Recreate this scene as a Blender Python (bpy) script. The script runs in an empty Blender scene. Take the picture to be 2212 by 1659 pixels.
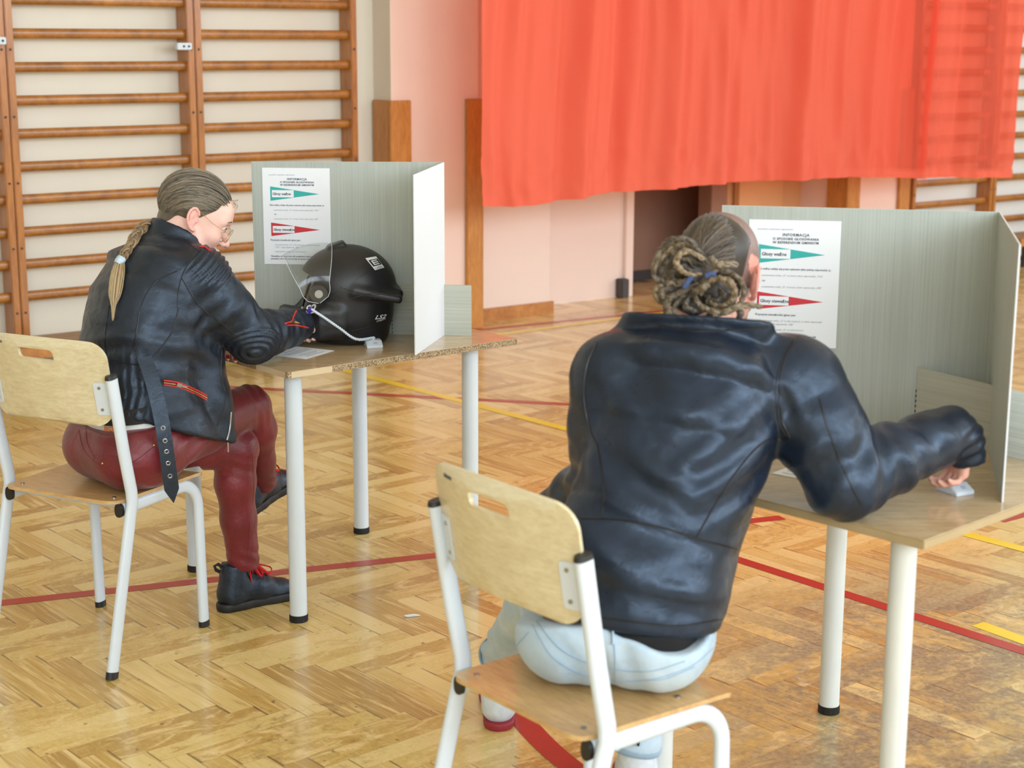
import bpy, bmesh, math, random
import numpy as np
from mathutils import Vector, Matrix
from mathutils.bvhtree import BVHTree
from mathutils.geometry import delaunay_2d_cdt

SC = bpy.context.scene
COL = SC.collection
random.seed(7)
RNG = np.random.default_rng(11)

# ---------------------------------------------------------------- camera
W, H = 2212, 1659
F_PX, PITCH, ROLL, CAM_H = 3536.4, 0.2083, 0.0039, 1.6611
cp, sp = math.cos(PITCH), math.sin(PITCH)
_fw = Vector((0, cp, -sp)); _r0 = Vector((1, 0, 0)); _u0 = Vector((0, sp, cp))
_rt = _r0*math.cos(ROLL) + _u0*math.sin(ROLL)
_up = _u0*math.cos(ROLL) - _r0*math.sin(ROLL)
EYE = Vector((0, 0, CAM_H))
cam = bpy.data.cameras.new('camera'); camo = bpy.data.objects.new('camera', cam); COL.objects.link(camo)
cam.sensor_fit = 'HORIZONTAL'; cam.sensor_width = 36; cam.lens = 36*F_PX/W
camo.matrix_world = Matrix(((_rt.x, _up.x, -_fw.x, EYE.x), (_rt.y, _up.y, -_fw.y, EYE.y), (_rt.z, _up.z, -_fw.z, EYE.z), (0, 0, 0, 1)))
cam.clip_end = 100; cam.clip_start = 0.05
cam.dof.use_dof = True; cam.dof.focus_distance = 4.75; cam.dof.aperture_fstop = 4.5
SC.camera = camo

# ---------------------------------------------------------------- world, lights, exposure
SC.view_settings.view_transform = 'Standard'; SC.view_settings.look = 'None'
SC.view_settings.gamma = 1; SC.view_settings.exposure = 0.28
SC.view_settings.use_curve_mapping = False
SC.cycles.max_bounces = 7; SC.cycles.diffuse_bounces = 4; SC.cycles.glossy_bounces = 3; SC.cycles.transmission_bounces = 4; SC.cycles.transparent_max_bounces = 10
wd = bpy.data.worlds.new('sky'); SC.world = wd; wd.use_nodes = True
wd.node_tree.nodes['Background'].inputs[0].default_value = (0.80, 0.90, 1.0, 1)
wd.node_tree.nodes['Background'].inputs[1].default_value = 1.5
PHI = math.radians(53.5)                       # direction of the wall with the wall bars
WU = Vector((math.sin(PHI), math.cos(PHI), 0)); WN = Vector((-math.cos(PHI), math.sin(PHI), 0))
def room(u, n, z=0.0): return WU*u + WN*n + Vector((0, 0, z))
def window_light(name, u, n, z, sx, sz, power, colour, facing):
    l = bpy.data.lights.new(name, 'AREA'); l.shape = 'RECTANGLE'; l.size = sx; l.size_y = sz
    l.energy = power; l.color = colour
    o = bpy.data.objects.new(name, l); COL.objects.link(o); o.location = room(u, n, z)
    o.rotation_euler = facing.to_track_quat('-Z', 'Y').to_euler()
N0 = -5.2                                      # inner face of the window wall behind the camera
for k, uu in enumerate((-3.6, 0.6, 4.8, 9.0)):
    window_light('daylight', uu, N0+0.12, 3.3, 3.4, 3.0, 200, (0.80, 0.91, 1.0), (WN+Vector((0, 0, -0.28))).normalized())
for k, nn in enumerate((-1.5, 2.5)):
    window_light('daylight', 13.8, nn, 3.3, 3.4, 3.0, 120, (0.78, 0.90, 1.0), (-WU+Vector((0, 0, -0.25))).normalized())

# ---------------------------------------------------------------- helpers
def ray(x, y): return _fw + _rt*((x-W/2)/F_PX) - _up*((y-H/2)/F_PX)
def at(x, y, Y):
    d = ray(x, y); return EYE + d*(Y/d.y)
def on(x, y, z=0.0):
    d = ray(x, y); return EYE + d*((z-CAM_H)/d.z)
def onwall(x, y, off=0.0):
    d = ray(x, y); t = (WALLQ - WN*off - EYE).dot(WN)/d.dot(WN); return EYE + d*t
WALLQ = on(1275, 648.5)
UQ, NQ = WALLQ.dot(WU), WALLQ.dot(WN)

def lin(c):
    return tuple(((v/255)/12.92 if v/255 <= 0.04045 else ((v/255+0.055)/1.055)**2.4) for v in c)
def rgba(c): return lin(c)+(1,)

class NT:
    def __init__(s, name):
        s.m = bpy.data.materials.new(name); s.m.use_nodes = True; s.t = s.m.node_tree
        s.b = s.t.nodes['Principled BSDF']; s.out = s.t.nodes['Material Output']
    def n(s, typ, **kw):
        x = s.t.nodes.new(typ)
        for k, v in kw.items(): setattr(x, k, v)
        return x
    def l(s, a, b): s.t.links.new(a, b)
    def coords(s, kind='Object', scale=(1, 1, 1), rot=(0, 0, 0)):
        tc = s.n('ShaderNodeTexCoord'); mp = s.n('ShaderNodeMapping')
        mp.inputs['Scale'].default_value = scale; mp.inputs['Rotation'].default_value = rot
        s.l(tc.outputs[kind], mp.inputs[0]); return mp.outputs[0]
    def noise(s, vec, scale, detail=4, rough=0.6, dist=0.0):
        x = s.n('ShaderNodeTexNoise'); x.inputs['Scale'].default_value = scale; x.inputs['Detail'].default_value = detail
        x.inputs['Roughness'].default_value = rough; x.inputs['Distortion'].default_value = dist
        if vec is not None: s.l(vec, x.inputs['Vector'])
        return x.outputs['Fac']
    def ramp(s, fac, stops, interp='LINEAR'):
        x = s.n('ShaderNodeValToRGB'); e = x.color_ramp.elements; x.color_ramp.interpolation = interp
        while len(e) < len(stops): e.new(0.5)
        for q, (p, c) in zip(e, stops): q.position = p; q.color = c if len(c) == 4 else tuple(c)+(1,)
        s.l(fac, x.inputs[0]); return x.outputs[0]
    def mix(s, fac, a, b, mode='MIX'):
        x = s.n('ShaderNodeMix', data_type='RGBA', blend_type=mode)
        for sock, v in ((x.inputs[0], fac), (x.inputs[6], a), (x.inputs[7], b)):
            if hasattr(v, 'links'): s.l(v, sock)
            elif isinstance(v, (int, float)): sock.default_value = v
            else: sock.default_value = v if len(v) == 4 else tuple(v)+(1,)
        return x.outputs[2]
    def math(s, op, a, b=None):
        x = s.n('ShaderNodeMath', operation=op)
        for i, v in enumerate((a, b)):
            if v is None: continue
            if hasattr(v, 'links'): s.l(v, x.inputs[i])
            else: x.inputs[i].default_value = v
        return x.outputs[0]
    def bump(s, h, strength=0.2, dist=0.01, prev=None):
        x = s.n('ShaderNodeBump'); x.inputs['Strength'].default_value = strength; x.inputs['Distance'].default_value = dist
        s.l(h, x.inputs['Height'])
        if prev is not None: s.l(prev, x.inputs['Normal'])
        return x.outputs[0]
    def set(s, color=None, rough=None, normal=None, **kw):
        if color is not None:
            if hasattr(color, 'links'): s.l(color, s.b.inputs['Base Color'])
            else: s.b.inputs['Base Color'].default_value = color if len(color) == 4 else tuple(color)+(1,)
        if rough is not None:
            if hasattr(rough, 'links'): s.l(rough, s.b.inputs['Roughness'])
            else: s.b.inputs['Roughness'].default_value = rough
        if normal is not None: s.l(normal, s.b.inputs['Normal'])
        for k, v in kw.items():
            i = s.b.inputs[k]
            if hasattr(v, 'links'): s.l(v, i)
            else: i.default_value = v
        return s.m

M = {}
def plain(name, c, rough=0.5, var=0.06, scale=8, bump=0.0, **kw):
    m = NT(name); v = m.coords()
    f = m.noise(v, scale)
    a = lin(c); dk = tuple(x*(1-var*2) for x in a); lt = tuple(min(1, x*(1+var)) for x in a)
    col = m.ramp(f, [(0.3, dk), (0.7, lt)])
    nrm = m.bump(m.noise(v, scale*25), bump, 0.002) if bump else None
    M[name] = m.set(col, rough, nrm, **kw); return M[name]
def wood(name, c1, c2, rough=0.35, scale=(1, 1, 1), coat=0.3, knots=False):
    m = NT(name); v = m.coords('Object', scale)
    f = m.noise(v, 7, 6, 0.65, 0.8); g = m.noise(v, 38, 3, 0.7)
    col = m.ramp(f, [(0.28, lin(c1)), (0.72, lin(c2))])
    col = m.mix(0.18, col, m.ramp(g, [(0.35, (0.25, 0.12, 0.04)), (0.65, (1, 0.9, 0.75))]), 'OVERLAY')
    if knots:
        vo = m.n('ShaderNodeTexVoronoi'); vo.inputs['Scale'].default_value = 5
        m.l(m.coords('Object', (1.2, 1.2, 0.55)), vo.inputs['Vector'])
        kf = m.ramp(vo.outputs['Distance'], [(0.03, (1, 1, 1)), (0.10, (0, 0, 0))])
        col = m.mix(kf, col, lin((105, 58, 22)))
    M[name] = m.set(col, rough, m.bump(f, 0.06, 0.002), **{'Coat Weight': coat, 'Coat Roughness': 0.2}); return M[name]

plain('white_coat', (210, 219, 228), 0.32, 0.015, 5)
plain('cream_coat', (216, 218, 214), 0.35, 0.03, 6)
plain('black_plastic', (26, 26, 28), 0.45, 0.05)
plain('steel', (170, 170, 172), 0.28, 0.03, 20, Metallic=1.0)
plain('brass', (190, 165, 110), 0.3, 0.03, 20, Metallic=1.0)
plain('plaster_cream', (230, 222, 207), 0.75, 0.02, 1.5, 0.05)
plain('plaster_pink', (236, 207, 193), 0.7, 0.02, 1.2, 0.05)
plain('plaster_white', (232, 228, 222), 0.8, 0.015, 1.2)
plain('ceiling_white', (236, 234, 228), 0.85, 0.01, 1.0)
plain('panel_white', (236, 216, 203), 0.45, 0.01, 2)
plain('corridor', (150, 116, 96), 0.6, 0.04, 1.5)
plain('door_ochre', (222, 170, 118), 0.4, 0.05, 1.5)
plain('dark_base', (70, 66, 66), 0.5)
plain('line_red', (178, 40, 36), 0.34, 0.06, 5, **{'Coat Weight': 0.3, 'Coat Roughness': 0.12})
plain('line_yellow', (246, 214, 40), 0.34, 0.04, 5, **{'Coat Weight': 0.3, 'Coat Roughness': 0.12})
wood('bar_wood', (124, 74, 22), (176, 114, 42), 0.30, (1, 1, 1), 0.4)
wood('post_wood', (146, 88, 30), (186, 120, 50), 0.32, (3, 3, 0.4), 0.4, True)
wood('guard_wood', (172, 112, 48), (200, 140, 72), 0.4, (3, 3, 0.5), 0.2, True)
wood('bench_wood', (120, 88, 54), (168, 128, 84), 0.5, (1, 1, 1), 0.1)
wood('bench_edge', (165, 105, 50), (195, 138, 75), 0.5, (1, 1, 1), 0.1)
wood('ply_back', (204, 192, 158), (220, 210, 180), 0.32, (0.8, 3, 3), 0.3)
wood('ply_seat', (186, 148, 98), (208, 174, 122), 0.32, (0.6, 2.5, 2.5), 0.3)
wood('laminate', (178, 152, 116), (200, 178, 144), 0.16, (0.5, 3, 3), 0.2)
plain('edge_beige', (206, 184, 150), 0.4, 0.03, 20)
plain('edge_tan', (178, 156, 118), 0.4, 0.05, 8)
plain('paper', (238, 241, 246), 0.6, 0.005, 3)
plain('ink', (84, 90, 104), 0.7, 0.02)
plain('ink_pale', (150, 156, 166), 0.7, 0.02)
plain('print_teal', (52, 176, 172), 0.6, 0.02)
plain('print_red', (206, 50, 62), 0.6, 0.02)
plain('purple', (74, 52, 160), 0.35, 0.03)
plain('nail_red', (190, 20, 36), 0.2, 0.02)
plain('lace_red', (206, 26, 34), 0.7, 0.08, 60)
plain('piping_red', (200, 44, 42), 0.5, 0.05, 30)
plain('piping_black', (22, 23, 28), 0.35, 0.05, 30)
plain('webbing', (22, 22, 24), 0.7, 0.08, 60)
plain('band_white', (232, 232, 228), 0.7, 0.02)
plain('letter_orange', (226, 120, 48), 0.7, 0.02)
plain('tie_blue', (188, 206, 222), 0.7, 0.12, 120)
plain('elastic_blue', (60, 76, 120), 0.7, 0.1, 60)
plain('belt_brown', (92, 66, 30), 0.5, 0.1, 30)
plain('sole_black', (24, 24, 26), 0.55, 0.06, 20, 0.1)
plain('sole_red', (150, 38, 52), 0.5, 0.05)
plain('shoe_white', (214, 222, 230), 0.7, 0.06, 60, 0.3)
plain('eye_white', (226, 222, 218), 0.15, 0.01)
plain('lining', (34, 33, 36), 0.9, 0.1, 40, 0.4)
plain('helmet_trim', (30, 31, 34), 0.3, 0.04)
plain('decal_white', (222, 224, 226), 0.4, 0.01)
plain('tshirt', (17, 17, 19), 0.9, 0.1, 30, 0.2)

def mk_chipboard():
    m = NT('chipboard'); v = m.coords('Object')
    vo = m.n('ShaderNodeTexVoronoi'); vo.inputs['Scale'].default_value = 420; m.l(v, vo.inputs['Vector'])
    col = m.ramp(vo.outputs['Color'], [(0.1, lin((86, 70, 52))), (0.45, lin((150, 126, 96))), (0.8, lin((196, 174, 140)))])
    M['chipboard'] = m.set(col, 0.85, m.bump(vo.outputs['Distance'], 0.5, 0.002))
mk_chipboard()

def mk_card():
    m = NT('cardboard'); v = m.coords('Object', (260, 260, 2.2)); f = m.noise(v, 1.0, 3, 0.7)
    big = m.noise(m.coords('Object'), 3.0)
    col = m.ramp(f, [(0.30, lin((166, 172, 165))), (0.65, lin((184, 190, 183)))])
    col = m.mix(0.25, col, m.ramp(big, [(0.35, lin((164, 170, 162))), (0.65, lin((188, 193, 186)))]))
    M['cardboard'] = m.set(col, 0.7, m.bump(f, 0.25, 0.0012))
    m = NT('cardboard_strip'); v = m.coords('Object', (2.2, 2.2, 260)); f = m.noise(v, 1.0, 3, 0.7)
    col = m.ramp(f, [(0.30, lin((166, 168, 156))), (0.65, lin((186, 188, 176)))])
    M['cardboard_strip'] = m.set(col, 0.7, m.bump(f, 0.2, 0.001))
    plain('cardboard_white', (222, 226, 232), 0.55, 0.01, 3)
mk_card()

def mk_floor():
    m = NT('parquet'); a = m.n('ShaderNodeVertexColor', layer_name='plank')
    uv = m.n('ShaderNodeUVMap', uv_map='plankuv'); sep = m.n('ShaderNodeSeparateXYZ'); m.l(uv.outputs[0], sep.inputs[0])
    sc = m.n('ShaderNodeSeparateColor'); m.l(a.outputs['Color'], sc.inputs[0])
    # along-plank grain, offset per plank
    cmb = m.n('ShaderNodeCombineXYZ'); m.l(m.math('MULTIPLY', sep.outputs[0], 1.1), cmb.inputs[0]); m.l(m.math('MULTIPLY', sep.outputs[1], 2.4), cmb.inputs[1])
    m.l(m.math('MULTIPLY', sc.outputs[0], 40.0), cmb.inputs[2])
    g1 = m.noise(cmb.outputs[0], 1.3, 5, 0.6, 1.2)
    cm2 = m.n('ShaderNodeCombineXYZ'); m.l(m.math('MULTIPLY', sep.outputs[0], 2.0), cm2.inputs[0]); m.l(m.math('MULTIPLY', sep.outputs[1], 22.0), cm2.inputs[1]); m.l(m.math('MULTIPLY', sc.outputs[1], 40.0), cm2.inputs[2])
    g2 = m.noise(cm2.outputs[0], 2.0, 4, 0.7)
    base = m.ramp(sc.outputs[0], [(0.0, lin((180, 146, 82))), (0.3, lin((202, 170, 100))), (0.7, lin((220, 192, 122))), (1.0, lin((236, 214, 154)))])
    col = m.mix(m.ramp(g1, [(0.50, (0, 0, 0)), (0.66, (1, 1, 1))]), base, lin((236, 208, 150)))
    col = m.mix(m.ramp(g1, [(0.28, (0.8, 0.8, 0.8)), (0.42, (0, 0, 0))]), col, lin((184, 144, 78)))
    col = m.mix(0.34, col, m.ramp(g2, [(0.3, (0.30, 0.24, 0.16)), (0.7, (0.78, 0.74, 0.66))]), 'OVERLAY')
    # dirt and scuffs, with a worn patch where people walk
    ob = m.coords('Object')
    d1 = m.noise(ob, 2.6, 6, 0.7, 0.6); d2 = m.noise(ob, 24, 5, 0.75, 0.4); d3 = m.noise(ob, 70, 3, 0.6)
    scuff = m.math('MULTIPLY', m.ramp(d1, [(0.52, (0, 0, 0)), (0.70, (1, 1, 1))]), m.ramp(d2, [(0.50, (0, 0, 0)), (0.62, (1, 1, 1))]))
    col = m.mix(m.math('MULTIPLY', scuff, 0.65), col, lin((120, 92, 62)))
    dot = m.ramp(m.noise(ob, 34, 2, 0.5), [(0.70, (0, 0, 0)), (0.74, (1, 1, 1))])
    col = m.mix(m.math('MULTIPLY', dot, 0.55), col, lin((70, 48, 30)))
    grad = m.n('ShaderNodeTexGradient', gradient_type='SPHERICAL'); mp = m.n('ShaderNodeMapping'); tc = m.n('ShaderNodeTexCoord')
    mp.vector_type = 'TEXTURE'; mp.inputs['Location'].default_value = (1.35, 3.85, 0); mp.inputs['Scale'].default_value = (1.15, 1.45, 2)
    m.l(tc.outputs['Object'], mp.inputs[0]); m.l(mp.outputs[0], grad.inputs[0])
    worn = m.math('MULTIPLY', m.ramp(grad.outputs['Fac'], [(0.0, (0, 0, 0)), (0.45, (1, 1, 1))]), m.ramp(m.math('ADD', m.math('ADD', m.math('MULTIPLY', d1, 0.5), m.math('MULTIPLY', d2, 0.40)), m.math('MULTIPLY', sc.outputs[2], 0.11)), [(0.40, (0, 0, 0)), (0.53, (1, 1, 1))]))
    col = m.mix(m.math('MULTIPLY', worn, 0.85), col, m.ramp(d3, [(0.35, lin((118, 102, 84))), (0.7, lin((168, 150, 126)))]))
    # dirt-filled joints from the distance to the plank edge
    def edge(x, size): return m.math('MULTIPLY', m.math('SUBTRACT', 0.5, m.math('ABSOLUTE', m.math('SUBTRACT', x, 0.5))), size)
    e = m.math('MINIMUM', edge(sep.outputs[0], PL), edge(sep.outputs[1], PW))
    joint = m.math('LESS_THAN', e, m.math('MULTIPLY', m.ramp(m.noise(ob, 5, 2), [(0.35, (0.25,)*3), (0.65, (1, 1, 1))]), 0.0012))
    col = m.mix(m.math('MULTIPLY', joint, 0.72), col, lin((112, 86, 56)))
    rough = m.math('ADD', 0.20, m.math('MULTIPLY', worn, 0.30))
    rough = m.math('ADD', rough, m.math('MULTIPLY', d2, 0.10))
    nrm = m.bump(m.math('ADD', m.math('MULTIPLY', m.noise(ob, 6, 2), 0.4), m.math('MULTIPLY', g2, 0.05)), 0.06, 0.02)
    M['parquet'] = m.set(col, rough, nrm, **{'Coat Weight': 0.35, 'Coat Roughness': 0.10, 'Specular IOR Level': 0.5})
PL, PW = 0.41, 0.41/6
mk_floor()

def mk_flag():
    m = NT('sheer_red'); t = m.t
    v = m.coords('Object', (1, 1, 1)); f = m.noise(v, 900, 2)
    a = m.n('ShaderNodeVertexColor', layer_name='sheer'); s2 = m.n('ShaderNodeSeparateColor'); m.l(a.outputs[0], s2.inputs[0])
    df = m.n('ShaderNodeBsdfDiffuse'); df.inputs[0].default_value = rgba((250, 122, 100))
    tl = m.n('ShaderNodeBsdfTranslucent'); tl.inputs[0].default_value = rgba((255, 136, 112))
    mx = m.n('ShaderNodeMixShader'); mx.inputs[0].default_value = 0.34; m.l(df.outputs[0], mx.inputs[1]); m.l(tl.outputs[0], mx.inputs[2])
    gl = m.n('ShaderNodeBsdfSheen'); gl.inputs[0].default_value = rgba((255, 150, 120)); gl.inputs['Roughness'].default_value = 0.35
    mg = m.n('ShaderNodeAddShader'); m.l(mx.outputs[0], mg.inputs[0])
    tr = m.n('ShaderNodeBsdfTransparent'); tr.inputs[0].default_value = rgba((255, 128, 104))
    m2 = m.n('ShaderNodeMixShader'); m.l(s2.outputs[0], m2.inputs[0]); m.l(mx.outputs[0], m2.inputs[1]); m.l(tr.outputs[0], m2.inputs[2])
    m.l(m2.outputs[0], m.out.inputs[0]); t.nodes.remove(m.b)
    M['sheer_red'] = m.m
mk_flag()

def mk_leather(name, c1, c2, rough=0.38, wr=0.35):
    m = NT(name); v = m.coords()
    big = m.noise(v, 9, 4, 0.6, 0.6); mid = m.noise(v, 34, 4, 0.65, 0.8); fine = m.noise(v, 420, 2)
    col = m.ramp(big, [(0.3, lin(c1)), (0.75, lin(c2))])
    r = m.ramp(mid, [(0.3, (rough-0.07,)*3), (0.7, (rough+0.14,)*3)])
    n = m.bump(mid, wr, 0.006); n = m.bump(fine, 0.12, 0.0008, n)
    M[name] = m.set(col, r, n, **{'Specular IOR Level': 0.55, 'Specular Tint': (0.62, 0.78, 1.0, 1), 'Coat Weight': 0.06, 'Coat Roughness': 0.35})
mk_leather('leather_woman', (23, 26, 33), (34, 40, 52), 0.38)
mk_leather('leather_man', (17, 23, 35), (29, 39, 58), 0.33, 0.22)

def mk_cloth(name, c1, c2, rough=0.7, weave=500, bump=0.2, fold=0.2, sheen=0.2, spec=0.3):
    m = NT(name); v = m.coords()
    f = m.noise(v, 7, 5, 0.65, 0.5); w = m.noise(v, weave, 2); fo = m.noise(v, 22, 4, 0.6, 1.0)
    col = m.ramp(f, [(0.3, lin(c1)), (0.7, lin(c2))])
    n = m.bump(fo, fold, 0.008); n = m.bump(w, bump, 0.0008, n)
    M[name] = m.set(col, rough, n, **{'Sheen Weight': sheen, 'Specular IOR Level': spec})
mk_cloth('trousers_burgundy', (92, 20, 30), (122, 30, 40), 0.42, 600, 0.1, 0.3, 0.1, 0.5)
mk_cloth('denim_pale', (160, 184, 204), (198, 214, 226), 0.85, 700, 0.35, 0.25)
mk_cloth('denim_band', (132, 158, 182), (160, 184, 204), 0.85, 700, 0.35, 0.25)

def mk_skin(name, base):
    m = NT(name); a = m.n('ShaderNodeVertexColor', layer_name='pigment')
    v = m.coords(); f = m.noise(v, 30, 4)
    col = m.mix(0.12, a.outputs['Color'], m.ramp(f, [(0.3, (0.6, 0.35, 0.3)), (0.7, (0.95, 0.8, 0.74))]), 'OVERLAY')
    M[name] = m.set(col, 0.5, m.bump(m.noise(v, 500, 2), 0.08, 0.0006), **{'Subsurface Weight': 0.12, 'Subsurface Scale': 0.006, 'Specular IOR Level': 0.4})
mk_skin('skin', None)
def mk_hair(name):
    m = NT(name); a = m.n('ShaderNodeVertexColor', layer_name='pigment')
    M[name] = m.set(a.outputs['Color'], 0.42, None, **{'Specular IOR Level': 0.45, 'Sheen Weight': 0.15})
mk_hair('hair')
def mk_helmet():
    m = NT('helmet_matt'); v = m.coords(); f = m.noise(v, 4)
    M['helmet_matt'] = m.set(m.ramp(f, [(0.3, lin((20, 20, 23))), (0.7, lin((27, 28, 32)))]), 0.42, m.bump(m.noise(v, 900, 1), 0.05, 0.0005), **{'Specular IOR Level': 0.5})
    m = NT('visor_clear'); t = m.t
    tr = m.n('ShaderNodeBsdfTransparent'); tr.inputs[0].default_value = (0.97, 0.985, 0.985, 1)
    gl = m.n('ShaderNodeBsdfGlossy'); gl.inputs['Roughness'].default_value = 0.14
    fr = m.n('ShaderNodeLayerWeight'); fr.inputs[0].default_value = 0.35
    mx = m.n('ShaderNodeMixShader'); m.l(m.math('ADD', m.math('MULTIPLY', m.math('POWER', fr.outputs['Facing'], 3.0), 0.45), 0.05), mx.inputs[0]); m.l(tr.outputs[0], mx.inputs[1]); m.l(gl.outputs[0], mx.inputs[2])
    m.l(mx.outputs[0], m.out.inputs[0]); t.nodes.remove(m.b); M['visor_clear'] = m.m
mk_helmet()

# ---- scene-graph helpers
def tag(o, label=None, cat=None, group=None, kind=None):
    if label: o['label'] = label
    if cat: o['category'] = cat
    if group: o['group'] = group
    if kind: o['kind'] = kind
    return o
def thing(name, label, cat, loc=(0, 0, 0), rotz=0.0, group=None):
    o = bpy.data.objects.new(name, None); COL.objects.link(o); o.empty_display_size = 0.1
    o.location = loc; o.rotation_euler = (0, 0, rotz); return tag(o, label, cat, group)
def link(name, me, mat=None, parent=None, smooth=False, local=False):
    o = bpy.data.objects.new(name, me); COL.objects.link(o)
    if mat is not None: me.materials.append(M[mat] if isinstance(mat, str) else mat)
    if smooth:
        me.polygons.foreach_set('use_smooth', [True]*len(me.polygons))
    if parent is not None:
        o.parent = parent
        if not local:       # the mesh is in world coordinates
            o.matrix_parent_inverse = wmat(parent).inverted()
    return o
def wmat(o):
    m = o.matrix_basis.copy()
    if o.parent is not None: m = wmat(o.parent) @ o.matrix_parent_inverse @ m
    return m

class MB:
    def __init__(s): s.v = []; s.f = []
    def add(s, vs, fs):
        b = len(s.v); s.v += [tuple(v) for v in vs]; s.f += [tuple(i+b for i in f) for f in fs]; return s
    def box(s, lo, hi, mat=None):
        vs = [Vector((x, y, z)) for x in (lo[0], hi[0]) for y in (lo[1], hi[1]) for z in (lo[2], hi[2])]
        if mat is not None: vs = [mat @ v for v in vs]
        return s.add(vs, [(0, 1, 3, 2), (4, 6, 7, 5), (0, 4, 5, 1), (2, 3, 7, 6), (0, 2, 6, 4), (1, 5, 7, 3)])
    def hexa(s, base, up):        # prism from a quad base and an offset
        n = len(base); vs = [Vector(b) for b in base]+[Vector(b)+Vector(up) for b in base]
        return s.add(vs, [tuple(range(n))[::-1], tuple(range(n, 2*n))]+[(i, (i+1) % n, n+(i+1) % n, n+i) for i in range(n)])
    def tube(s, pts, r, seg=10, cap=True, up=None, ratio=1.0, rot=0.0, closed=False, p=2.0):
        pts = [Vector(q) for q in pts]; n = len(pts)
        rs = r if hasattr(r, '__len__') else [r]*n
        T = []
        for i in range(n):
            a = pts[(i-1) % n] if (i > 0 or closed) else pts[i]; b = pts[(i+1) % n] if (i < n-1 or closed) else pts[i]
            d = b-a
            T.append(d.normalized() if d.length > 1e-9 else Vector((0, 0, 1)))
        if up is None:
            up = Vector((0, 0, 1)) if abs(T[0].z) < 0.9 else Vector((1, 0, 0))
        N = Vector(up); N = (N-T[0]*N.dot(T[0])).normalized()
        b0 = len(s.v)
        for i in range(n):
            N = N-T[i]*N.dot(T[i])
            N = N.normalized() if N.length > 1e-8 else T[i].orthogonal().normalized()
            B = T[i].cross(N)
            for k in range(seg):
                a = 2*math.pi*k/seg+rot; c, d = math.cos(a), math.sin(a)
                if p != 2.0:
                    q = (abs(c)**p+abs(d)**p)**(-1/p); c *= q; d *= q
                s.v.append(tuple(pts[i]+N*(c*rs[i])+B*(d*rs[i]*ratio)))
        m = n if closed else n-1
        for i in range(m):
            for k in range(seg):
                a = b0+i*seg; bb = b0+((i+1) % n)*seg
                s.f.append((a+k, a+(k+1) % seg, bb+(k+1) % seg, bb+k))
        if cap and not closed:
            s.f.append(tuple(b0+k for k in range(seg))[::-1]); s.f.append(tuple(b0+(n-1)*seg+k for k in range(seg)))
        return s
    def cyl(s, a, b, r, seg=20, r2=None): return s.tube([a, b], [r, r if r2 is None else r2], seg)
    def ball(s, c, r, seg=12, ring=8, mat=None):
        c = Vector(c); vs = []; fs = []
        rr = r if hasattr(r, '__len__') else (r, r, r)
        for i in range(ring+1):
            t = math.pi*i/ring
            for k in range(seg):
                a = 2*math.pi*k/seg; q = Vector((rr[0]*math.sin(t)*math.cos(a), rr[1]*math.sin(t)*math.sin(a), rr[2]*math.cos(t)))
                vs.append(c+(mat @ q if mat is not None else q))
        for i in range(ring):
            for k in range(seg): fs.append((i*seg+k, (i+1)*seg+k, (i+1)*seg+(k+1) % seg, i*seg+(k+1) % seg))
        return s.add(vs, fs)
    def mesh(s, name):
        me = bpy.data.meshes.new(name); me.from_pydata(s.v, [], s.f); me.update(); return me
    def build(s, name, mat, parent=None, smooth=False, local=False, bevel=0.0, bseg=2):
        me = s.mesh(name)
        bm = bmesh.new(); bm.from_mesh(me); bmesh.ops.remove_doubles(bm, verts=bm.verts, dist=1e-6)
        bmesh.ops.recalc_face_normals(bm, faces=bm.faces)
        if bevel:
            bmesh.ops.bevel(bm, geom=[e for e in bm.edges if e.is_manifold and e.calc_face_angle(0) > 0.5], offset=bevel, segments=bseg, affect='EDGES', clamp_overlap=True)
        bm.to_mesh(me); bm.free()
        o = link(name, me, mat, parent, False, local)
        if smooth: auto_smooth(me)
        return o
def auto_smooth(me, ang=0.7):
    bm = bmesh.new(); bm.from_mesh(me)
    for f in bm.faces: f.smooth = True
    for e in bm.edges:
        if not e.is_manifold or e.calc_face_angle(0) > ang: e.smooth = False
    bm.to_mesh(me); bm.free()
def frame(o, x, y, z):
    return Matrix(((x[0], y[0], z[0], o[0]), (x[1], y[1], z[1], o[1]), (x[2], y[2], z[2], o[2]), (0, 0, 0, 1)))
def spline(pts, n=8):
    P = [Vector(p) for p in pts]; out = []
    for i in range(len(P)-1):
        a = P[i-1] if i else P[i]*2-P[i+1]; b, c = P[i], P[i+1]; d = P[i+2] if i+2 < len(P) else P[i+1]*2-P[i]
        for k in range(n):
            t = k/n; out.append(0.5*((2*b)+(c-a)*t+(2*a-5*b+4*c-d)*t*t+(3*b-a-3*c+d)*t**3))
    out.append(P[-1]); return out
def lerp_list(vals, n):
    x = np.linspace(0, 1, len(vals)); return list(np.interp(np.linspace(0, 1, n), x, vals))
def text_mesh(body, size, align='LEFT', extrude=0.0, shear=0.0, spacing=1.0, bold=0.0):
    cu = bpy.data.curves.new('t', 'FONT'); cu.body = body; cu.size = size; cu.align_x = align; cu.shear = shear
    cu.space_character = spacing; cu.extrude = extrude; cu.offset = bold; cu.resolution_u = 2
    ob = bpy.data.objects.new('t', cu); COL.objects.link(ob)
    me = bpy.data.meshes.new_from_object(ob.evaluated_get(bpy.context.evaluated_depsgraph_get()))
    bpy.data.objects.remove(ob); bpy.data.curves.remove(cu); return me

# ================================================================ the setting
def st(o, **k):
    o['kind'] = 'structure'; return o
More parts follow.
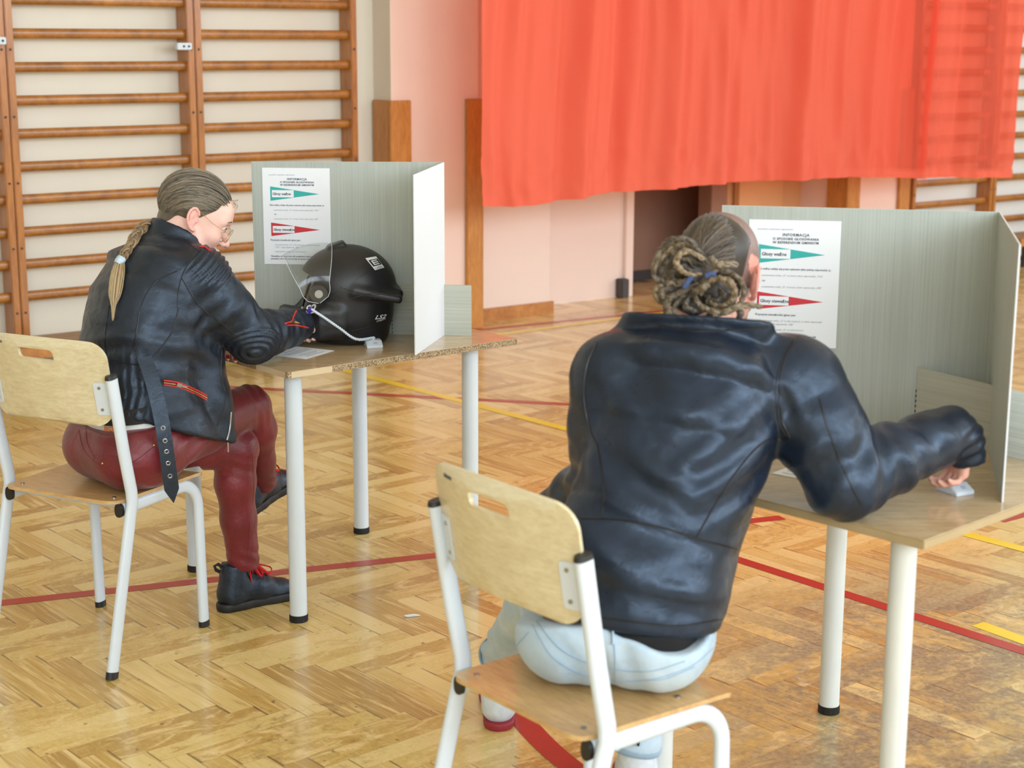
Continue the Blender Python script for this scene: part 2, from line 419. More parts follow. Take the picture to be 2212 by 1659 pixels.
# ---- floor: herringbone parquet, one mesh, one face per plank
def build_floor():
    ang = math.radians(139.3); e1 = Vector((math.sin(ang), math.cos(ang), 0)); e2 = Vector((-e1.y, e1.x, 0))
    if e2.x < 0: e2 = -e2
    O = on(100, 1432); n = 6; vs, fs, cols, uvs = [], [], [], []
    for j in range(-22, 23):
        for i in range(-190, 191):
            for kind in (0, 1):
                if kind == 0: x0, y0, dx, dy = i*PW+j*n*PW, i*PW-j*n*PW, PL, PW
                else: x0, y0, dx, dy = i*PW+j*n*PW, i*PW-j*n*PW+PW, PW, PL
                c = O+e1*(x0+dx/2)+e2*(y0+dy/2)
                u, w = c.dot(WU), c.dot(WN)
                if not (-5.6 < u < 14.2 and N0-0.2 < w < NQ+0.55): continue
                b = len(vs)
                for a, d in ((0, 0), (1, 0), (1, 1), (0, 1)):
                    p = O+e1*(x0+a*dx)+e2*(y0+d*dy); vs.append((p.x, p.y, 0))
                    uvs.append((a, d) if kind == 0 else (d, a))
                fs.append((b, b+1, b+2, b+3)); q = (random.random(), random.random(), random.random(), 1); cols += [q]*4
    me = bpy.data.meshes.new('floor'); me.from_pydata(vs, [], fs)
    ul = me.uv_layers.new(name='plankuv'); ca = me.color_attributes.new('plank', 'FLOAT_COLOR', 'CORNER')
    ul.data.foreach_set('uv', np.array(uvs, 'f').ravel()); ca.data.foreach_set('color', np.array(cols, 'f').ravel())
    bm = bmesh.new(); bm.from_mesh(me)
    for f in bm.faces:
        if f.normal.z < 0: f.normal_flip()
    bm.to_mesh(me); bm.free()
    return st(link('floor', me, 'parquet'))
FLOOR = build_floor()
slab = MB().box((-5.6, N0-0.2, -0.12), (14.2, NQ+3.2, -0.004), frame((0, 0, 0), WU, WN, Vector((0, 0, 1)))).build('floor_base', 'bench_wood'); st(slab)

def line_on_floor(name, mat, pts, w, z=0.0008):
    P = [Vector((p.x, p.y, z)) for p in pts]; vs, fs = [], []
    for i, p in enumerate(P):
        d = (P[min(i+1, len(P)-1)]-P[max(i-1, 0)]).normalized(); s = Vector((-d.y, d.x, 0))*(w/2)
        vs += [p+s, p-s]
        if i: b = 2*i; fs.append((b-2, b-1, b+1, b))
    me = bpy.data.meshes.new(name); me.from_pydata(vs, [], fs)
    o = link(name, me, mat, FLOOR); return o
def ext(a, b, t0, t1): return [a+(b-a)*t0, a+(b-a)*t1]
line_on_floor('court_line', 'line_red', ext(on(0, 1303), on(1690, 1118), -0.6, 1.0), 0.052)
line_on_floor('court_line', 'line_red', ext(on(490, 836), on(1240, 874), -0.1, 1.5), 0.055)
line_on_floor('court_line', 'line_yellow', ext(on(750, 802), on(2140, 1168), -0.35, 1.6), 0.055, 0.0012)
line_on_floor('court_line', 'line_yellow', [on(2112, 1348), on(2290, 1412), on(2600, 1530)], 0.055)
line_on_floor('court_line', 'line_red', ext(on(1600, 1211), on(2212, 1407), -0.5, 2.0), 0.050, 0.0010)
line_on_floor('court_line', 'line_red', ext(on(2185, 1118), on(2212, 1111), -1.0, 8.0), 0.05)
line_on_floor('court_line', 'line_red', ext(on(1040, 712), on(1440, 671), -0.6, 2.6), 0.055)
line_on_floor('court_line', 'line_yellow', ext(on(1130, 716), on(1430, 676), -0.3, 2.4), 0.055, 0.0012)
line_on_floor('court_line', 'line_yellow', ext(on(470, 789), on(530, 785), -2.0, 2.4), 0.055)
cc = Vector((1.395, 4.224, 0))
line_on_floor('court_circle', 'line_red', [cc+Vector((math.cos(a), math.sin(a), 0))*1.425 for a in np.linspace(math.radians(158), math.radians(232), 60)], 0.062, 0.0014)

# ---- walls (room frame: u along the back wall, n towards it)
RF = frame((0, 0, 0), WU, WN, Vector((0, 0, 1)))
def wbox(name, mat, u0, u1, n0, n1, z0, z1, kind=True, bevel=0.0):
    o = MB().box((u0, n0, z0), (u1, n1, z1), RF).build(name, mat, bevel=bevel)
    return st(o) if kind else o
CEIL = 5.6
def su(x, y, off=0.0): return onwall(x, y, off).dot(WU)
OFF_BAR, OFF_PIL, OFF_PAN = 0.25, 0.43, 0.25
uG1 = su(846, 230, OFF_PIL); uG2 = su(1033, 300, OFF_PIL); uPan = su(1187, 600, OFF_PAN)
uJ0 = su(1345, 560); uJ1 = su(1362, 560); uD1 = su(1530, 440)
wbox('wall_back', 'plaster_cream', -5.6, uG1+0.3, NQ-OFF_BAR, NQ+0.3, 0, CEIL)
wbox('wall_niche', 'panel_white', uG1+0.3, uPan, NQ-OFF_PAN, NQ+0.3, 0, CEIL)
wbox('wall_pilaster', 'plaster_pink', uG1, uG2, NQ-OFF_PIL, NQ-OFF_BAR, 0, CEIL)
wbox('wall_door', 'panel_white', uPan, uJ1, NQ, NQ+0.3, 0, CEIL)
uP2 = su(1830, 400, OFF_PIL); uP2b = su(1957, 400, OFF_PIL)
uE = su(1560, 430)
wbox('wall_right_of_door', 'door_ochre', uD1+0.16, uP2+0.05, NQ, NQ+0.1, 0, CEIL)
wbox('wall_over_door', 'plaster_pink', uJ1, uD1+0.16, NQ, NQ+0.3, 2.3, CEIL)
wbox('wall_pilaster_far', 'plaster_pink', uP2, uP2b, NQ-OFF_PIL, NQ+0.3, 0, CEIL)
wbox('wall_bars_far', 'plaster_white', uP2b-0.1, 14.2, NQ-OFF_BAR, NQ+0.3, 0, CEIL)
wbox('wall_end', 'plaster_white', 14.0, 14.3, NQ-0.3, NQ+0.3, 0, CEIL)
# corridor behind the opening
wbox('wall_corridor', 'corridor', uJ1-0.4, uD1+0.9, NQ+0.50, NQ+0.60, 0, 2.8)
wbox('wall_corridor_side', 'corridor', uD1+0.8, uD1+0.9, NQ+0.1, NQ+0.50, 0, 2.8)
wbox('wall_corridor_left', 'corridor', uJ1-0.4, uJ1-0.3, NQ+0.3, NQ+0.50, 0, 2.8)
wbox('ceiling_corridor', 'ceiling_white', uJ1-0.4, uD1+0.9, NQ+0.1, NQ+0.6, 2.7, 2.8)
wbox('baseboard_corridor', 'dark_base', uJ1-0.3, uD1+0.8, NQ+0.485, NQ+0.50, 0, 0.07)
# door frame
wbox('trim_1', 'panel_white', uJ0, uJ1, NQ-0.03, NQ+0.3, 0, 2.35, bevel=0.004)
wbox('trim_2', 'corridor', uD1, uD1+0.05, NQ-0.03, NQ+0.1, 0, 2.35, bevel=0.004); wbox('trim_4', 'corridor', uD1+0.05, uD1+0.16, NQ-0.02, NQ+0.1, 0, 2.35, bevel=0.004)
wbox('trim_3', 'panel_white', uJ0, uD1+0.16, NQ-0.03, NQ+0.3, 2.3, 2.40)
# open door leaf lying against the wall, right of the opening
wbox('door_1', 'door_ochre', uD1+0.22, uP2-0.25, NQ-0.07, NQ-0.02, 0.01, 2.25, bevel=0.003)
wbox('baseboard_niche', 'bench_edge', uG2, uPan+0.02, NQ-OFF_PAN-0.02, NQ-OFF_PAN, 0, 0.075)
wbox('baseboard_pilaster', 'bench_edge', uG1, uG2, NQ-OFF_PIL-0.02, NQ-OFF_PIL, 0, 0.075)
wbox('wall_pilaster_side', 'plaster_cream', uG1-0.004, uG1, NQ-OFF_PIL, NQ-OFF_BAR, 0, CEIL)
wbox('trim_5', 'dark_base', su(1329, 620), su(1345, 620), NQ-0.07, NQ-0.001, 0.0, 0.125, bevel=0.006)
# remaining walls and the ceiling
wbox('wall_left', 'plaster_cream', -5.8, -5.6, N0-0.2, NQ+0.3, 0, CEIL)
wbox('ceiling', 'ceiling_white', -5.8, 14.4, N0-0.4, NQ+0.3, CEIL, CEIL+0.15)
def window_wall(name, along, fixed, a0, a1, wins, z0, z1, mat):
    def put(nm, m, p0, p1, q0, q1, d0=0.0, d1=0.2):
        if along == 'u': return wbox(nm, m, p0, p1, fixed-d1, fixed-d0, q0, q1)
        return wbox(nm, m, fixed+d0, fixed+d1, p0, p1, q0, q1)
    put(name+'_below', mat, a0, a1, 0, z0); put(name+'_above', mat, a0, a1, z1, CEIL)
    edges = [a0]+[e for w in wins for e in w]+[a1]
    for k in range(0, len(edges), 2): put(name+'_pier', mat, edges[k], edges[k+1], z0, z1)
    for k, (p, q) in enumerate(wins):
        fr = MB()
        for t in np.linspace(p, q, 4): fr.box(*( ((t-0.03, fixed-0.16, z0), (t+0.03, fixed-0.08, z1)) if along == 'u' else ((fixed+0.08, t-0.03, z0), (fixed+0.16, t+0.03, z1)) ), RF)
        for z in (z0+0.03, (z0+z1)/2, z1-0.03): fr.box(*( ((p, fixed-0.16, z-0.03), (q, fixed-0.08, z+0.03)) if along == 'u' else ((fixed+0.08, p, z-0.03), (fixed+0.16, q, z+0.03)) ), RF)
        WIN[0] += 1; st(fr.build('window_%d' % WIN[0], 'white_coat'))
WIN = [0]
window_wall('wall_window', 'u', N0, -5.8, 14.3, [(u-1.8, u+1.8) for u in (-3.6, 0.6, 4.8, 9.0)], 1.7, 4.9, 'plaster_cream')
window_wall('wall_side', 'n', 14.0, N0-0.2, NQ+0.3, [(-3.3, 0.3), (0.7, 4.3)], 1.7, 4.9, 'plaster_cream')

# ---- wooden corner guards on the pilasters
def guard(uc, zt, side, label):
    t = thing('corner_guard', label, 'corner guard', room(uc, NQ-OFF_PIL, 0), group='wooden corner guards on the pilasters')
    n1 = NQ-OFF_PIL
    if side < 0:
        MB().box((uc-0.022, n1-0.022, 0.0), (uc+0.115, n1, zt), RF).build('face_board', 'guard_wood', t, bevel=0.004)
        MB().box((uc-0.022, n1, 0.0), (uc, n1+0.165, zt), RF).build('side_board', 'guard_wood', t, bevel=0.004)
    else:
        MB().box((uc-0.095, n1-0.024, 0.0), (uc+0.022, n1, zt), RF).build('face_board', 'guard_wood', t, bevel=0.004)
        MB().box((uc, n1, 0.0), (uc+0.022, n1+0.165, zt), RF).build('side_board', 'guard_wood', t, bevel=0.004)
zt = onwall(850, 217, OFF_PIL).z
guard(uG1, zt, -1, 'wooden corner guard on the pilaster edge nearest the wall bars behind the seated woman')
guard(uG2, zt, 1, 'wooden corner guard running down beside the left edge of the red flag')
guard(uP2, zt, -1, 'wooden corner guard under the flag on the far pilaster, its left edge')
guard(uP2b, zt, 1, 'wooden corner guard under the flag next to the far wall bars')

# ---- wall bars
def wall_bars(u0, u1, label, zlist, zb=0.11, ztop=3.0, out=0.0, brk=None):
    n1 = NQ-OFF_BAR
    t = thing('wall_bars', label, 'wall bars', room((u0+u1)/2, n1-0.08, 0), group='wooden gym wall bars')
    for u in (u0, u1-0.038):
        p = MB().box((u, n1-0.125, 0.0), (u+0.038, n1-0.003, ztop), RF).build('upright', 'post_wood', t, bevel=0.004)
        for z in zlist[::2]: MB().cyl(room(u+0.019, n1-0.1250, z-0.075), room(u+0.019, n1-0.128, z-0.075), 0.006, 8).build('screw_head', 'black_plastic', p)
    for z in zlist:
        a, c = room(u0+0.036, n1-0.085, z), room(u1-0.036, n1-0.085, z)
        MB().tube([a, c], 0.0245, 14, True, Vector((0, 0, 1)), 0.60, p=2.4).build('rung', 'bar_wood', t, smooth=True)
    MB().box((u0+0.03, n1-0.11, 0.10), (u1-0.03, n1-0.02, 0.145), RF).build('bottom_rail', 'bar_wood', t, bevel=0.004)
    if brk:
        for (u, z) in brk:
            h = MB().box((u-0.05, n1-0.158, z-0.017), (u+0.03, n1-0.126, z+0.017), RF).build('bracket', 'white_coat', t, bevel=0.003)
            h['label'] = 'white metal bracket'
            for du in (-0.015, 0.012): MB().cyl(room(u+du, n1-0.158, z), room(u+du, n1-0.161, z), 0.006, 8).build('bolt', 'black_plastic', h)
OB = OFF_BAR+0.10
uA = su(24, 350, OB); uB = su(425, 350, OB); uC = su(770, 340, OB)
zr = [onwall(225, y, OB-0.02).z for y in (73, 143, 213, 283, 353, 421, 489, 556, 624)]
step = (zr[0]-zr[-1])/8
ZR = [zr[0]+step*k for k in range(-8, 9)]
ZR = [z for z in ZR if z > 0.2 and z < 2.95]
zbr = onwall(398, 100, OB+0.03)
wall_bars(uA-1.02, uA-0.004, 'wall bars leftmost in the picture, cut by its left edge', ZR, brk=[(su(-4, 88, OB+0.03), onwall(0, 88, OB+0.03).z)])
wall_bars(uA, uB-0.002, 'wall bars with a white bracket on the right upright, left of the seated woman', ZR, brk=[(zbr.dot(WU), zbr.z)])
wall_bars(uB+0.002, uC, 'wall bars behind the seated woman, the panel next to the pilaster', ZR)
uR0 = su(1967, 400, OB); wr = uC-uB
uR1 = su(2140, 400, OB)
zr2 = onwall(2040, 440, OB).z; ZR2 = [zr2+step*k for k in range(-6, 14)]; ZR2 = [z for z in ZR2 if 0.2 < z < 2.95]
wall_bars(uR0, uR1, 'far wall bars seen through the thin right end of the red flag', ZR2)
wall_bars(uR1+0.006, uR1+1.0, 'far wall bars at the right edge of the picture beyond the flag', ZR2)

# ---- low gym benches by the wall
def bench(u0, u1, n1, zt, label, dep=0.27):
    t = thing('gym_bench', label, 'bench', room((u0+u1)/2, n1-dep/2, 0))
    MB().box((u0, n1-dep, zt-0.035), (u1, n1, zt), RF).build('seat_board', 'bench_wood', t, bevel=0.005)
    MB().box((u0, n1-dep-0.018, zt-0.06), (u1, n1-dep, zt-0.002), RF).build('front_rail', 'bench_edge', t, bevel=0.004)
    k = int((u1-u0)/0.8)+1
    for i in range(k):
        u = u0+0.12+(u1-u0-0.24)*i/max(1, k-1)
        MB().box((u-0.02, n1-dep+0.02, 0), (u+0.02, n1-dep+0.05, zt-0.035), RF).box((u-0.02, n1-0.05, 0), (u+0.02, n1-0.02, zt-0.035), RF).box((u-0.02, n1-dep+0.02, 0.05), (u+0.02, n1-0.02, 0.08), RF).build('leg_frame', 'dark_base', t)
bench(-4.6+UQ, uB+0.35, NQ-OFF_BAR-0.14, 0.225, 'low gym bench along the foot of the wall bars behind the left chair', 0.28)
ub = su(2190, 500, 0.6)
bench(ub-0.02, ub+1.4, NQ-OFF_BAR-0.14, 0.225, 'low gym bench under the far wall bars at the right picture edge', 0.28)

# ---- the flag
def flag():
    off = 1.0; n1 = NQ-off
    ptsb = [(1033, 446), (1100, 447), (1160, 443), (1200, 434), (1260, 424), (1380, 413), (1480, 404), (1600, 393), (1750, 387), (1850, 383), (2000, 384), (2100, 384), (2197, 383)]
    pb = [onwall(x, y, off) for x, y in ptsb]
    ub = [p.dot(WU) for p in pb]; zb = [p.z for p in pb]
    u0, u1 = ub[0], ub[-1]; NU, NZ = 330, 90; ztop = 3.9
    rg = np.random.default_rng(4); ph = rg.random(12)*6.28
    vs, cols = [], []
    def nz(x, s):
        return sum(math.sin(x*w+ph[(k+s) % 12])*a for k, (w, a) in enumerate(((3.1, 1), (5.3, 0.8), (8.7, 0.6), (13.9, 0.45), (21.0, 0.25), (34.0, 0.12))))
    for i in range(NU+1):
        s = i/NU; u = u0+(u1-u0)*s; zlow = float(np.interp(u, ub, zb))
        amp = 0.034*min(1, s*12+0.25)*min(1, (1-s)*10+0.3)
        for j in range(NZ+1):
            t = j/NZ; z = zlow+(ztop-zlow)*t
            w = nz(u*2.1+0.05*math.sin(z*2.0), 0); w = w*(0.75+0.25*abs(w))
            d = amp*w*(0.8+0.25*t) + 0.0068*math.sin(u*46+2.5*math.sin(z*3+u*2)) + 0.004*(1-t)**3*math.sin(u*70+z*40+3*math.sin(u*19))*min(1, max(0, (0.9-z)*2+0.6))
            crump = 0.006*math.exp(-((z-zlow-0.12)/0.18)**2)*math.sin(u*31+4*math.sin(z*17)+z*25)
            uu = u + 0.010*nz(u*3+z*0.5, 5)*0.3 + (0.03*math.sin((1-t)*1.2)*max(0, 1-s*18)) - 0.06*max(0, (s-0.93)/0.07)*(1-t)
            p = room(uu, n1+d+crump, z); vs.append(p)
            a = 0.035+0.40*float(np.clip((s-0.60)/0.16, 0, 1))*(0.75+0.25*math.sin(u*9))
            if t < 0.012: a = 0.02
            cols.append((a, a, a, 1))
    fs = [(i*(NZ+1)+j, (i+1)*(NZ+1)+j, (i+1)*(NZ+1)+j+1, i*(NZ+1)+j+1) for i in range(NU) for j in range(NZ)]
    me = bpy.data.meshes.new('flag'); me.from_pydata(vs, [], fs)
    ca = me.color_attributes.new('sheer', 'FLOAT_COLOR', 'POINT'); ca.data.foreach_set('color', np.array(cols, 'f').ravel())
    t = thing('flag', 'big red sheer flag hanging in folds in front of the wall', 'flag', room((u0+u1)/2, n1, ztop))
    link('cloth', me, 'sheer_red', t, True)
    MB().tube([room(u0-0.1, n1, ztop+0.01), room(u1+0.1, n1, ztop+0.01)], 0.012, 10).build('hanging_rod', 'steel', t, smooth=True)
    for u in (u0, u1):
        MB().cyl(room(u, n1, ztop), room(u, n1, CEIL), 0.003, 6).build('cord', 'white_coat', t)
flag()

# ================================================================ tables
TOP = 0.76
def axes(deg): a = math.radians(deg); u = Vector((math.sin(a), math.cos(a), 0)); return u, Vector((-u.y, u.x, 0))
T1U, T1V = axes(49.8); T1 = Vector((-0.6178, 4.5188, 0))
T2U, T2V = axes(46.35); T2C = Vector((0.759, 2.8855, 0))
LA, LB, LS1, LS2, LA2 = 0.0727, 0.0877, 0.64, 0.5965, 0.1154
T2 = T2C+T2U*LA+T2V*LB
def table(label, o, u, v, edge, strips, leg_mat):
    base = o+u*(LS1/2)+v*(LS2/2)
    t = thing('table', label, 'table', base, math.atan2(u.y, u.x), 'square white-legged tables')
    fr = frame(o, u, v, Vector((0, 0, 1)))
    top = MB().box((-LA, -LB, TOP-0.0185), (LS1+LA2, LS2+LB+0.02, TOP-0.0012), fr).build('tabletop', edge, t, bevel=0.0015)
    MB().box((-LA+0.001, -LB+0.001, TOP-0.0012), (LS1+LA2-0.001, LS2+LB+0.019, TOP), fr).build('laminate_surface', 'laminate', top, bevel=0.0004)
    for lo, hi, lab in strips:
        s = MB().box(lo, hi, fr).build('edge_strip', 'edge_beige', top, bevel=0.0008); s['label'] = lab
    for (a, b) in ((0, 0), (LS1, 0), (LS1, LS2), (0, LS2)):
        p = o+u*a+v*b
        l = MB().cyl(p+Vector((0, 0, 0.020)), p+Vector((0, 0, TOP-0.0185)), 0.0252, 32).build('leg', leg_mat, t, smooth=True)
        f = MB().cyl(p, p+Vector((0, 0, 0.021)), 0.0262, 32)
        for k in range(40):
            an = 2*math.pi*k/40; q = p+Vector((math.cos(an), math.sin(an), 0))*0.0262
            f.tube([q+Vector((0, 0, 0.001)), q+Vector((0, 0, 0.019))], 0.0011, 5)
        f.build('foot_cap', 'black_plastic', l, smooth=True)
    return t
X1 = -LA-0.0006; Y1 = -LB-0.0006
TABLE1 = table('square table with chipped chipboard edge and white legs, holding the helmet', T1, T1U, T1V, 'chipboard',
      [((X1, -LB+0.012, TOP-0.018), (-LA, 0.075, TOP-0.0006), 'torn beige edge strip'), ((-LA+0.012, Y1, TOP-0.018), (0.075, -LB, TOP-0.0006), 'torn beige edge strip')], 'white_coat')
TABLE2 = table('square table with tan edge strips and white legs, under the leaning elbow', T2, T2U, T2V, 'edge_tan', [], 'cream_coat')

# ================================================================ chairs (local: x right, y forward)
def slab_from_outline(outline, holes, step, place, thick):
    """flat outline with holes, triangulated with inner points, bent by place(x, z) -> (point, normal), given a thickness"""
    pts = [Vector(p) for p in outline]; edges = [(i, (i+1) % len(outline)) for i in range(len(outline))]
    for h in holes:
        b = len(pts); pts += [Vector(p) for p in h]; edges += [(b+i, b+(i+1) % len(h)) for i in range(len(h))]
    def inside(p, poly):
        c = False; j = len(poly)-1
        for i in range(len(poly)):
            a, d = poly[i], poly[j]
            if (a[1] > p[1]) != (d[1] > p[1]) and p[0] < (d[0]-a[0])*(p[1]-a[1])/(d[1]-a[1])+a[0]: c = not c
            j = i
        return c
    ok = lambda p: inside(p, outline) and not any(inside(p, h) for h in holes)
    xs = [p[0] for p in outline]; zs = [p[1] for p in outline]
    x = min(xs)+step/2
    while x < max(xs):
        z = min(zs)+step/2
        while z < max(zs):
            if ok((x, z)) and min((Vector((x, z))-q).length for q in pts[:len(outline)+sum(map(len, holes))]) > step*0.45: pts.append(Vector((x, z)))
            z += step
        x += step
    V, E_, Fc, _, _, _ = delaunay_2d_cdt(pts, edges, [], 0, 1e-6)
    Fc = [f for f in Fc if ok(sum((V[i] for i in f), Vector((0, 0)))/len(f))]
    mb = MB(); A = [place(p.x, p.y) for p in V]; n = len(V)
    vs = [a+nn*(thick/2) for a, nn in A]+[a-nn*(thick/2) for a, nn in A]
    cnt = {}
    for f in Fc:
        for i in range(3):
            e = (f[i], f[(i+1) % 3]); cnt[e] = 1
    fs = [tuple(f) for f in Fc]+[tuple(i+n for i in f[::-1]) for f in Fc]
    for (a, b) in cnt:
        if (b, a) not in cnt: fs.append((b, a, a+n, b+n))
    return mb.add(vs, fs)
def rounded(x0, z0, x1, z1, r, seg=6):
    out = []; rs = r if hasattr(r, '__len__') else (r,)*4      # bl br tr tl
    for (cx, cz, a0, q) in ((x0+rs[0], z0+rs[0], math.pi, rs[0]), (x1-rs[1], z0+rs[1], 1.5*math.pi, rs[1]), (x1-rs[2], z1-rs[2], 0, rs[2]), (x0+rs[3], z1-rs[3], 0.5*math.pi, rs[3])):
        for k in range(seg+1):
            a = a0+k*math.pi/2/seg; out.append((cx+q*math.cos(a), cz+q*math.sin(a)))
    return out
def make_chair():
    t = thing('chair', 'x', 'chair')
    XW = 0.2115; X2 = 0.1885
    up_line = lambda z: 0.112+(0.052-0.112)*(z-0.455)/(0.805-0.455)
    for s in (-1, 1):
        path = [(s*XW, 0.0, 0.012), (s*XW, 0.104, 0.425), (s*XW, 0.113, 0.455), (s*XW, 0.111, 0.485), (s*XW, up_line(0.60), 0.60), (s*XW, 0.052, 0.803)]
        a = MB().tube(path, 0.0185, 18, True, Vector((0, 1, 0)), 0.60, p=2.6).build('rear_leg', 'white_coat', t, True, True)
        MB().tube([(s*XW, -0.003, 0.0), (s*XW, 0.0015, 0.019)], 0.0192, 18, True, Vector((0, 1, 0)), 0.64, p=2.6).build('foot_cap', 'black_plastic', a, True, True)
        MB().tube([(s*XW, 0.0523, 0.800), (s*XW, 0.051, 0.809)], [0.0195, 0.017], 18, True, Vector((0, 1, 0)), 0.66, p=2.6).build('top_cap', 'black_plastic', a, True, True)
        arc = [(s*X2, 0.345+0.08*math.sin(b), 0.358+0.078*math.cos(b)) for b in np.linspace(0, math.pi/2*0.97, 9)]
        path = [(s*X2, 0.088, 0.436), (s*X2, 0.20, 0.436)]+arc+[(s*X2, 0.432, 0.012)]
        b = MB().tube(path, 0.0175, 18, True, Vector((0, 0, 1)), 0.62, p=2.6).build('front_leg', 'white_coat', t, True, True)
        MB().tube([(s*X2, 0.4325, 0.0), (s*X2, 0.4318, 0.018)], 0.0182, 18, True, Vector((0, 1, 0)), 0.66, p=2.6).build('foot_cap', 'black_plastic', b, True, True)
        MB().tube([(s*X2, 0.082, 0.436), (s*X2, 0.092, 0.436)], 0.0185, 18, True, Vector((0, 0, 1)), 0.68, p=2.6).build('end_plug', 'black_plastic', b, True, True)
    for y in (0.16, 0.385): MB().cyl((-X2, y, 0.425), (X2, y, 0.425), 0.010, 12).build('cross_tube', 'white_coat', t, True, True)
    # seat
    ol = rounded(-0.190, 0.062, 0.190, 0.452, (0.035, 0.035, 0.03, 0.03))
    ol = [(x*(1+0.055*(z-0.06)/0.39), z) for x, z in ol]
    def pseat(x, y):
        z = 0.459-0.006*math.exp(-((y-0.22)/0.12)**2)*(1-(x/0.21)**2)
        if y > 0.40: z -= 4.8*(y-0.40)**2
        if y < 0.10: z += 1.2*(0.10-y)**2
        nn = Vector((0, 9.6*(max(0, y-0.40)), 1)).normalized(); return Vector((x, y, z)), nn
    seat = slab_from_outline(ol, [], 0.022, pseat, 0.009).build('seat', 'ply_seat', t, True, True)
    for x in (-0.158, 0.158):
        for y in (0.105, 0.335): MB().cyl((x, y, 0.459), (x, y, 0.4652), 0.0055, 10).build('seat_screw', 'steel', seat, False, True)
    # back
    ol = rounded(-0.203, 0.672, 0.203, 0.892, (0.055, 0.055, 0.045, 0.045), 8)
    ol = [(x, z+0.008*(1-(x/0.203)**2)*(1 if z > 0.78 else -1.6)) for x, z in ol]
    hole = rounded(-0.058, 0.838, 0.058, 0.866, (0.013, 0.005, 0.013, 0.006), 4)
    hole = [(x, z+0.010*(1-(x/0.1)**2)-0.005) for x, z in hole][::-1]
    def pback(x, z):
        y = up_line(z)+0.0055-0.036*(1-(x/0.203)**2)
        return Vector((x, y, z)), Vector((-0.072*x/0.203**2, 1.0, 0.17)).normalized()
    back = slab_from_outline(ol, [hole], 0.02, pback, 0.0085).build('backrest', 'ply_back', t, True, True)
    for sg in (-1, 1):                       # plates that hold the back
        o2 = rounded(0.158, 0.700, 0.208, 0.788, (0.006, 0.001, 0.001, 0.006), 3)
        if sg < 0: o2 = [(-x, z) for x, z in o2][::-1]
        pp = lambda x, z: (pback(x, z)[0]-pback(x, z)[1].normalized()*0.0058, pback(x, z)[1])
        pl = slab_from_outline(o2, [], 0.012, pp, 0.0026).build('back_plate', 'white_coat', t, True, True)
        for z in (0.715, 0.774):
            c, nn = pp(sg*0.173, z); nn = nn.normalized(); MB().cyl(c-nn*0.0035, c, 0.0042, 10).build('screw', 'steel', pl, False, True)
    sq = MB()
    for k in range(7):
        x0 = -0.150+0.0048*k; y = lambda x, z: pback(x, z)[0]-pback(x, z)[1]*0.0047
        pts = [(x0, 0.872), (x0+0.002, 0.880), (x0+0.004, 0.873), (x0+0.0045, 0.879)]
        sq.tube([y(a, b) for a, b in pts], 0.0005, 4)
    sq.build('pencil_scribble', 'ink', back, False, True)
    return t
def copy_tree(o, parent=None):
    c = o.copy(); COL.objects.link(c)
    if parent is not None: c.parent = parent
    for ch in [q for q in bpy.data.objects if q.parent == o]: copy_tree(ch, c)
    return c
CH1 = make_chair()
def place_chair(o, fr_right, ang, label):
    d = Vector((math.sin(ang), math.cos(ang), 0)); l = Vector((-d.y, d.x, 0))
    o.location = Vector((fr_right[0], fr_right[1], 0))+l*0.2115; o.rotation_euler = (0, 0, -ang)
    tag(o, label, 'chair', 'plywood school chairs with white tube legs')
CH2 = copy_tree(CH1)
A1 = math.radians(26.0); A2 = math.radians(51.6)
place_chair(CH1, (-1.053, 4.072), A1, 'plywood chair with white tube frame under the person in burgundy trousers')
place_chair(CH2, (0.081, 2.611), A2, 'plywood chair with white tube frame under the person in pale jeans, nearest the camera')

# ================================================================ cardboard voting screens
def panel(pts4, th, mat_in, mat_out, name, parent, inner):
    """vertical card panel: bottom a->b, heights; inner = horizontal normal towards the voter"""
    a, b, zt = pts4
    up = Vector((0, 0, 1)); i = inner.normalized()*th
    o = MB().hexa([a, b, Vector((b.x, b.y, zt[1])), Vector((a.x, a.y, zt[0]))], -i).build(name, mat_out, parent, bevel=0.0006)
    me = o.data; me.materials.append(M[mat_in])
    for p in me.polygons:
        if p.normal.dot(inner.normalized()) > 0.9: p.material_index = 1
    return o
def screen(label, base, L, Hg, O, zt, brace, lab2):
    t = thing('voting_screen', label, 'voting screen', ((L+Hg)/2).to_3d() if False else Vector(((L.x+Hg.x)/2, (L.y+Hg.y)/2, TOP)), 0, 'grey cardboard voting screens')
    d = (Hg-L).normalized(); nb = Vector((d.y, -d.x, 0))                 # towards the voter
    e = (O-Hg).normalized(); ne = Vector((e.y, -e.x, 0))
    bk = panel((L, Hg, (zt[0], zt[1])), 0.004, 'cardboard', 'cardboard_white', 'back_panel', t, nb)
    sd = panel((Hg, O, (zt[1], zt[2])), 0.004, 'cardboard', 'cardboard_white', 'side_panel', t, ne)
    # the brace slotted through both panels
    p0, p1, h0, h1 = brace
    dd = (p1-p0).normalized(); nn = Vector((dd.y, -dd.x, 0))
    br = panel((p0, p1, (h0, h1)), 0.004, 'cardboard_strip', 'cardboard_strip', 'brace', t, nn)
    # scored fold lines and slots
    m = MB()
    q = p0.lerp(p1, 0.0); 
    for k in range(9):
        z = TOP+0.006+k*0.012; c = p0+Vector((0, 0, z-TOP))+nb*0.0012
        m.box((-0.0012, -0.0006, -0.003), (0.0012, 0.0006, 0.003), Matrix.Translation(c))
    m.build('slot_cut', 'dark_base', bk)
    return t, d, nb
SL = Vector((-0.802, 5.048, TOP)); SH = Vector((-0.212, 4.998, TOP)); SO = Vector((-0.283, 4.660, TOP))
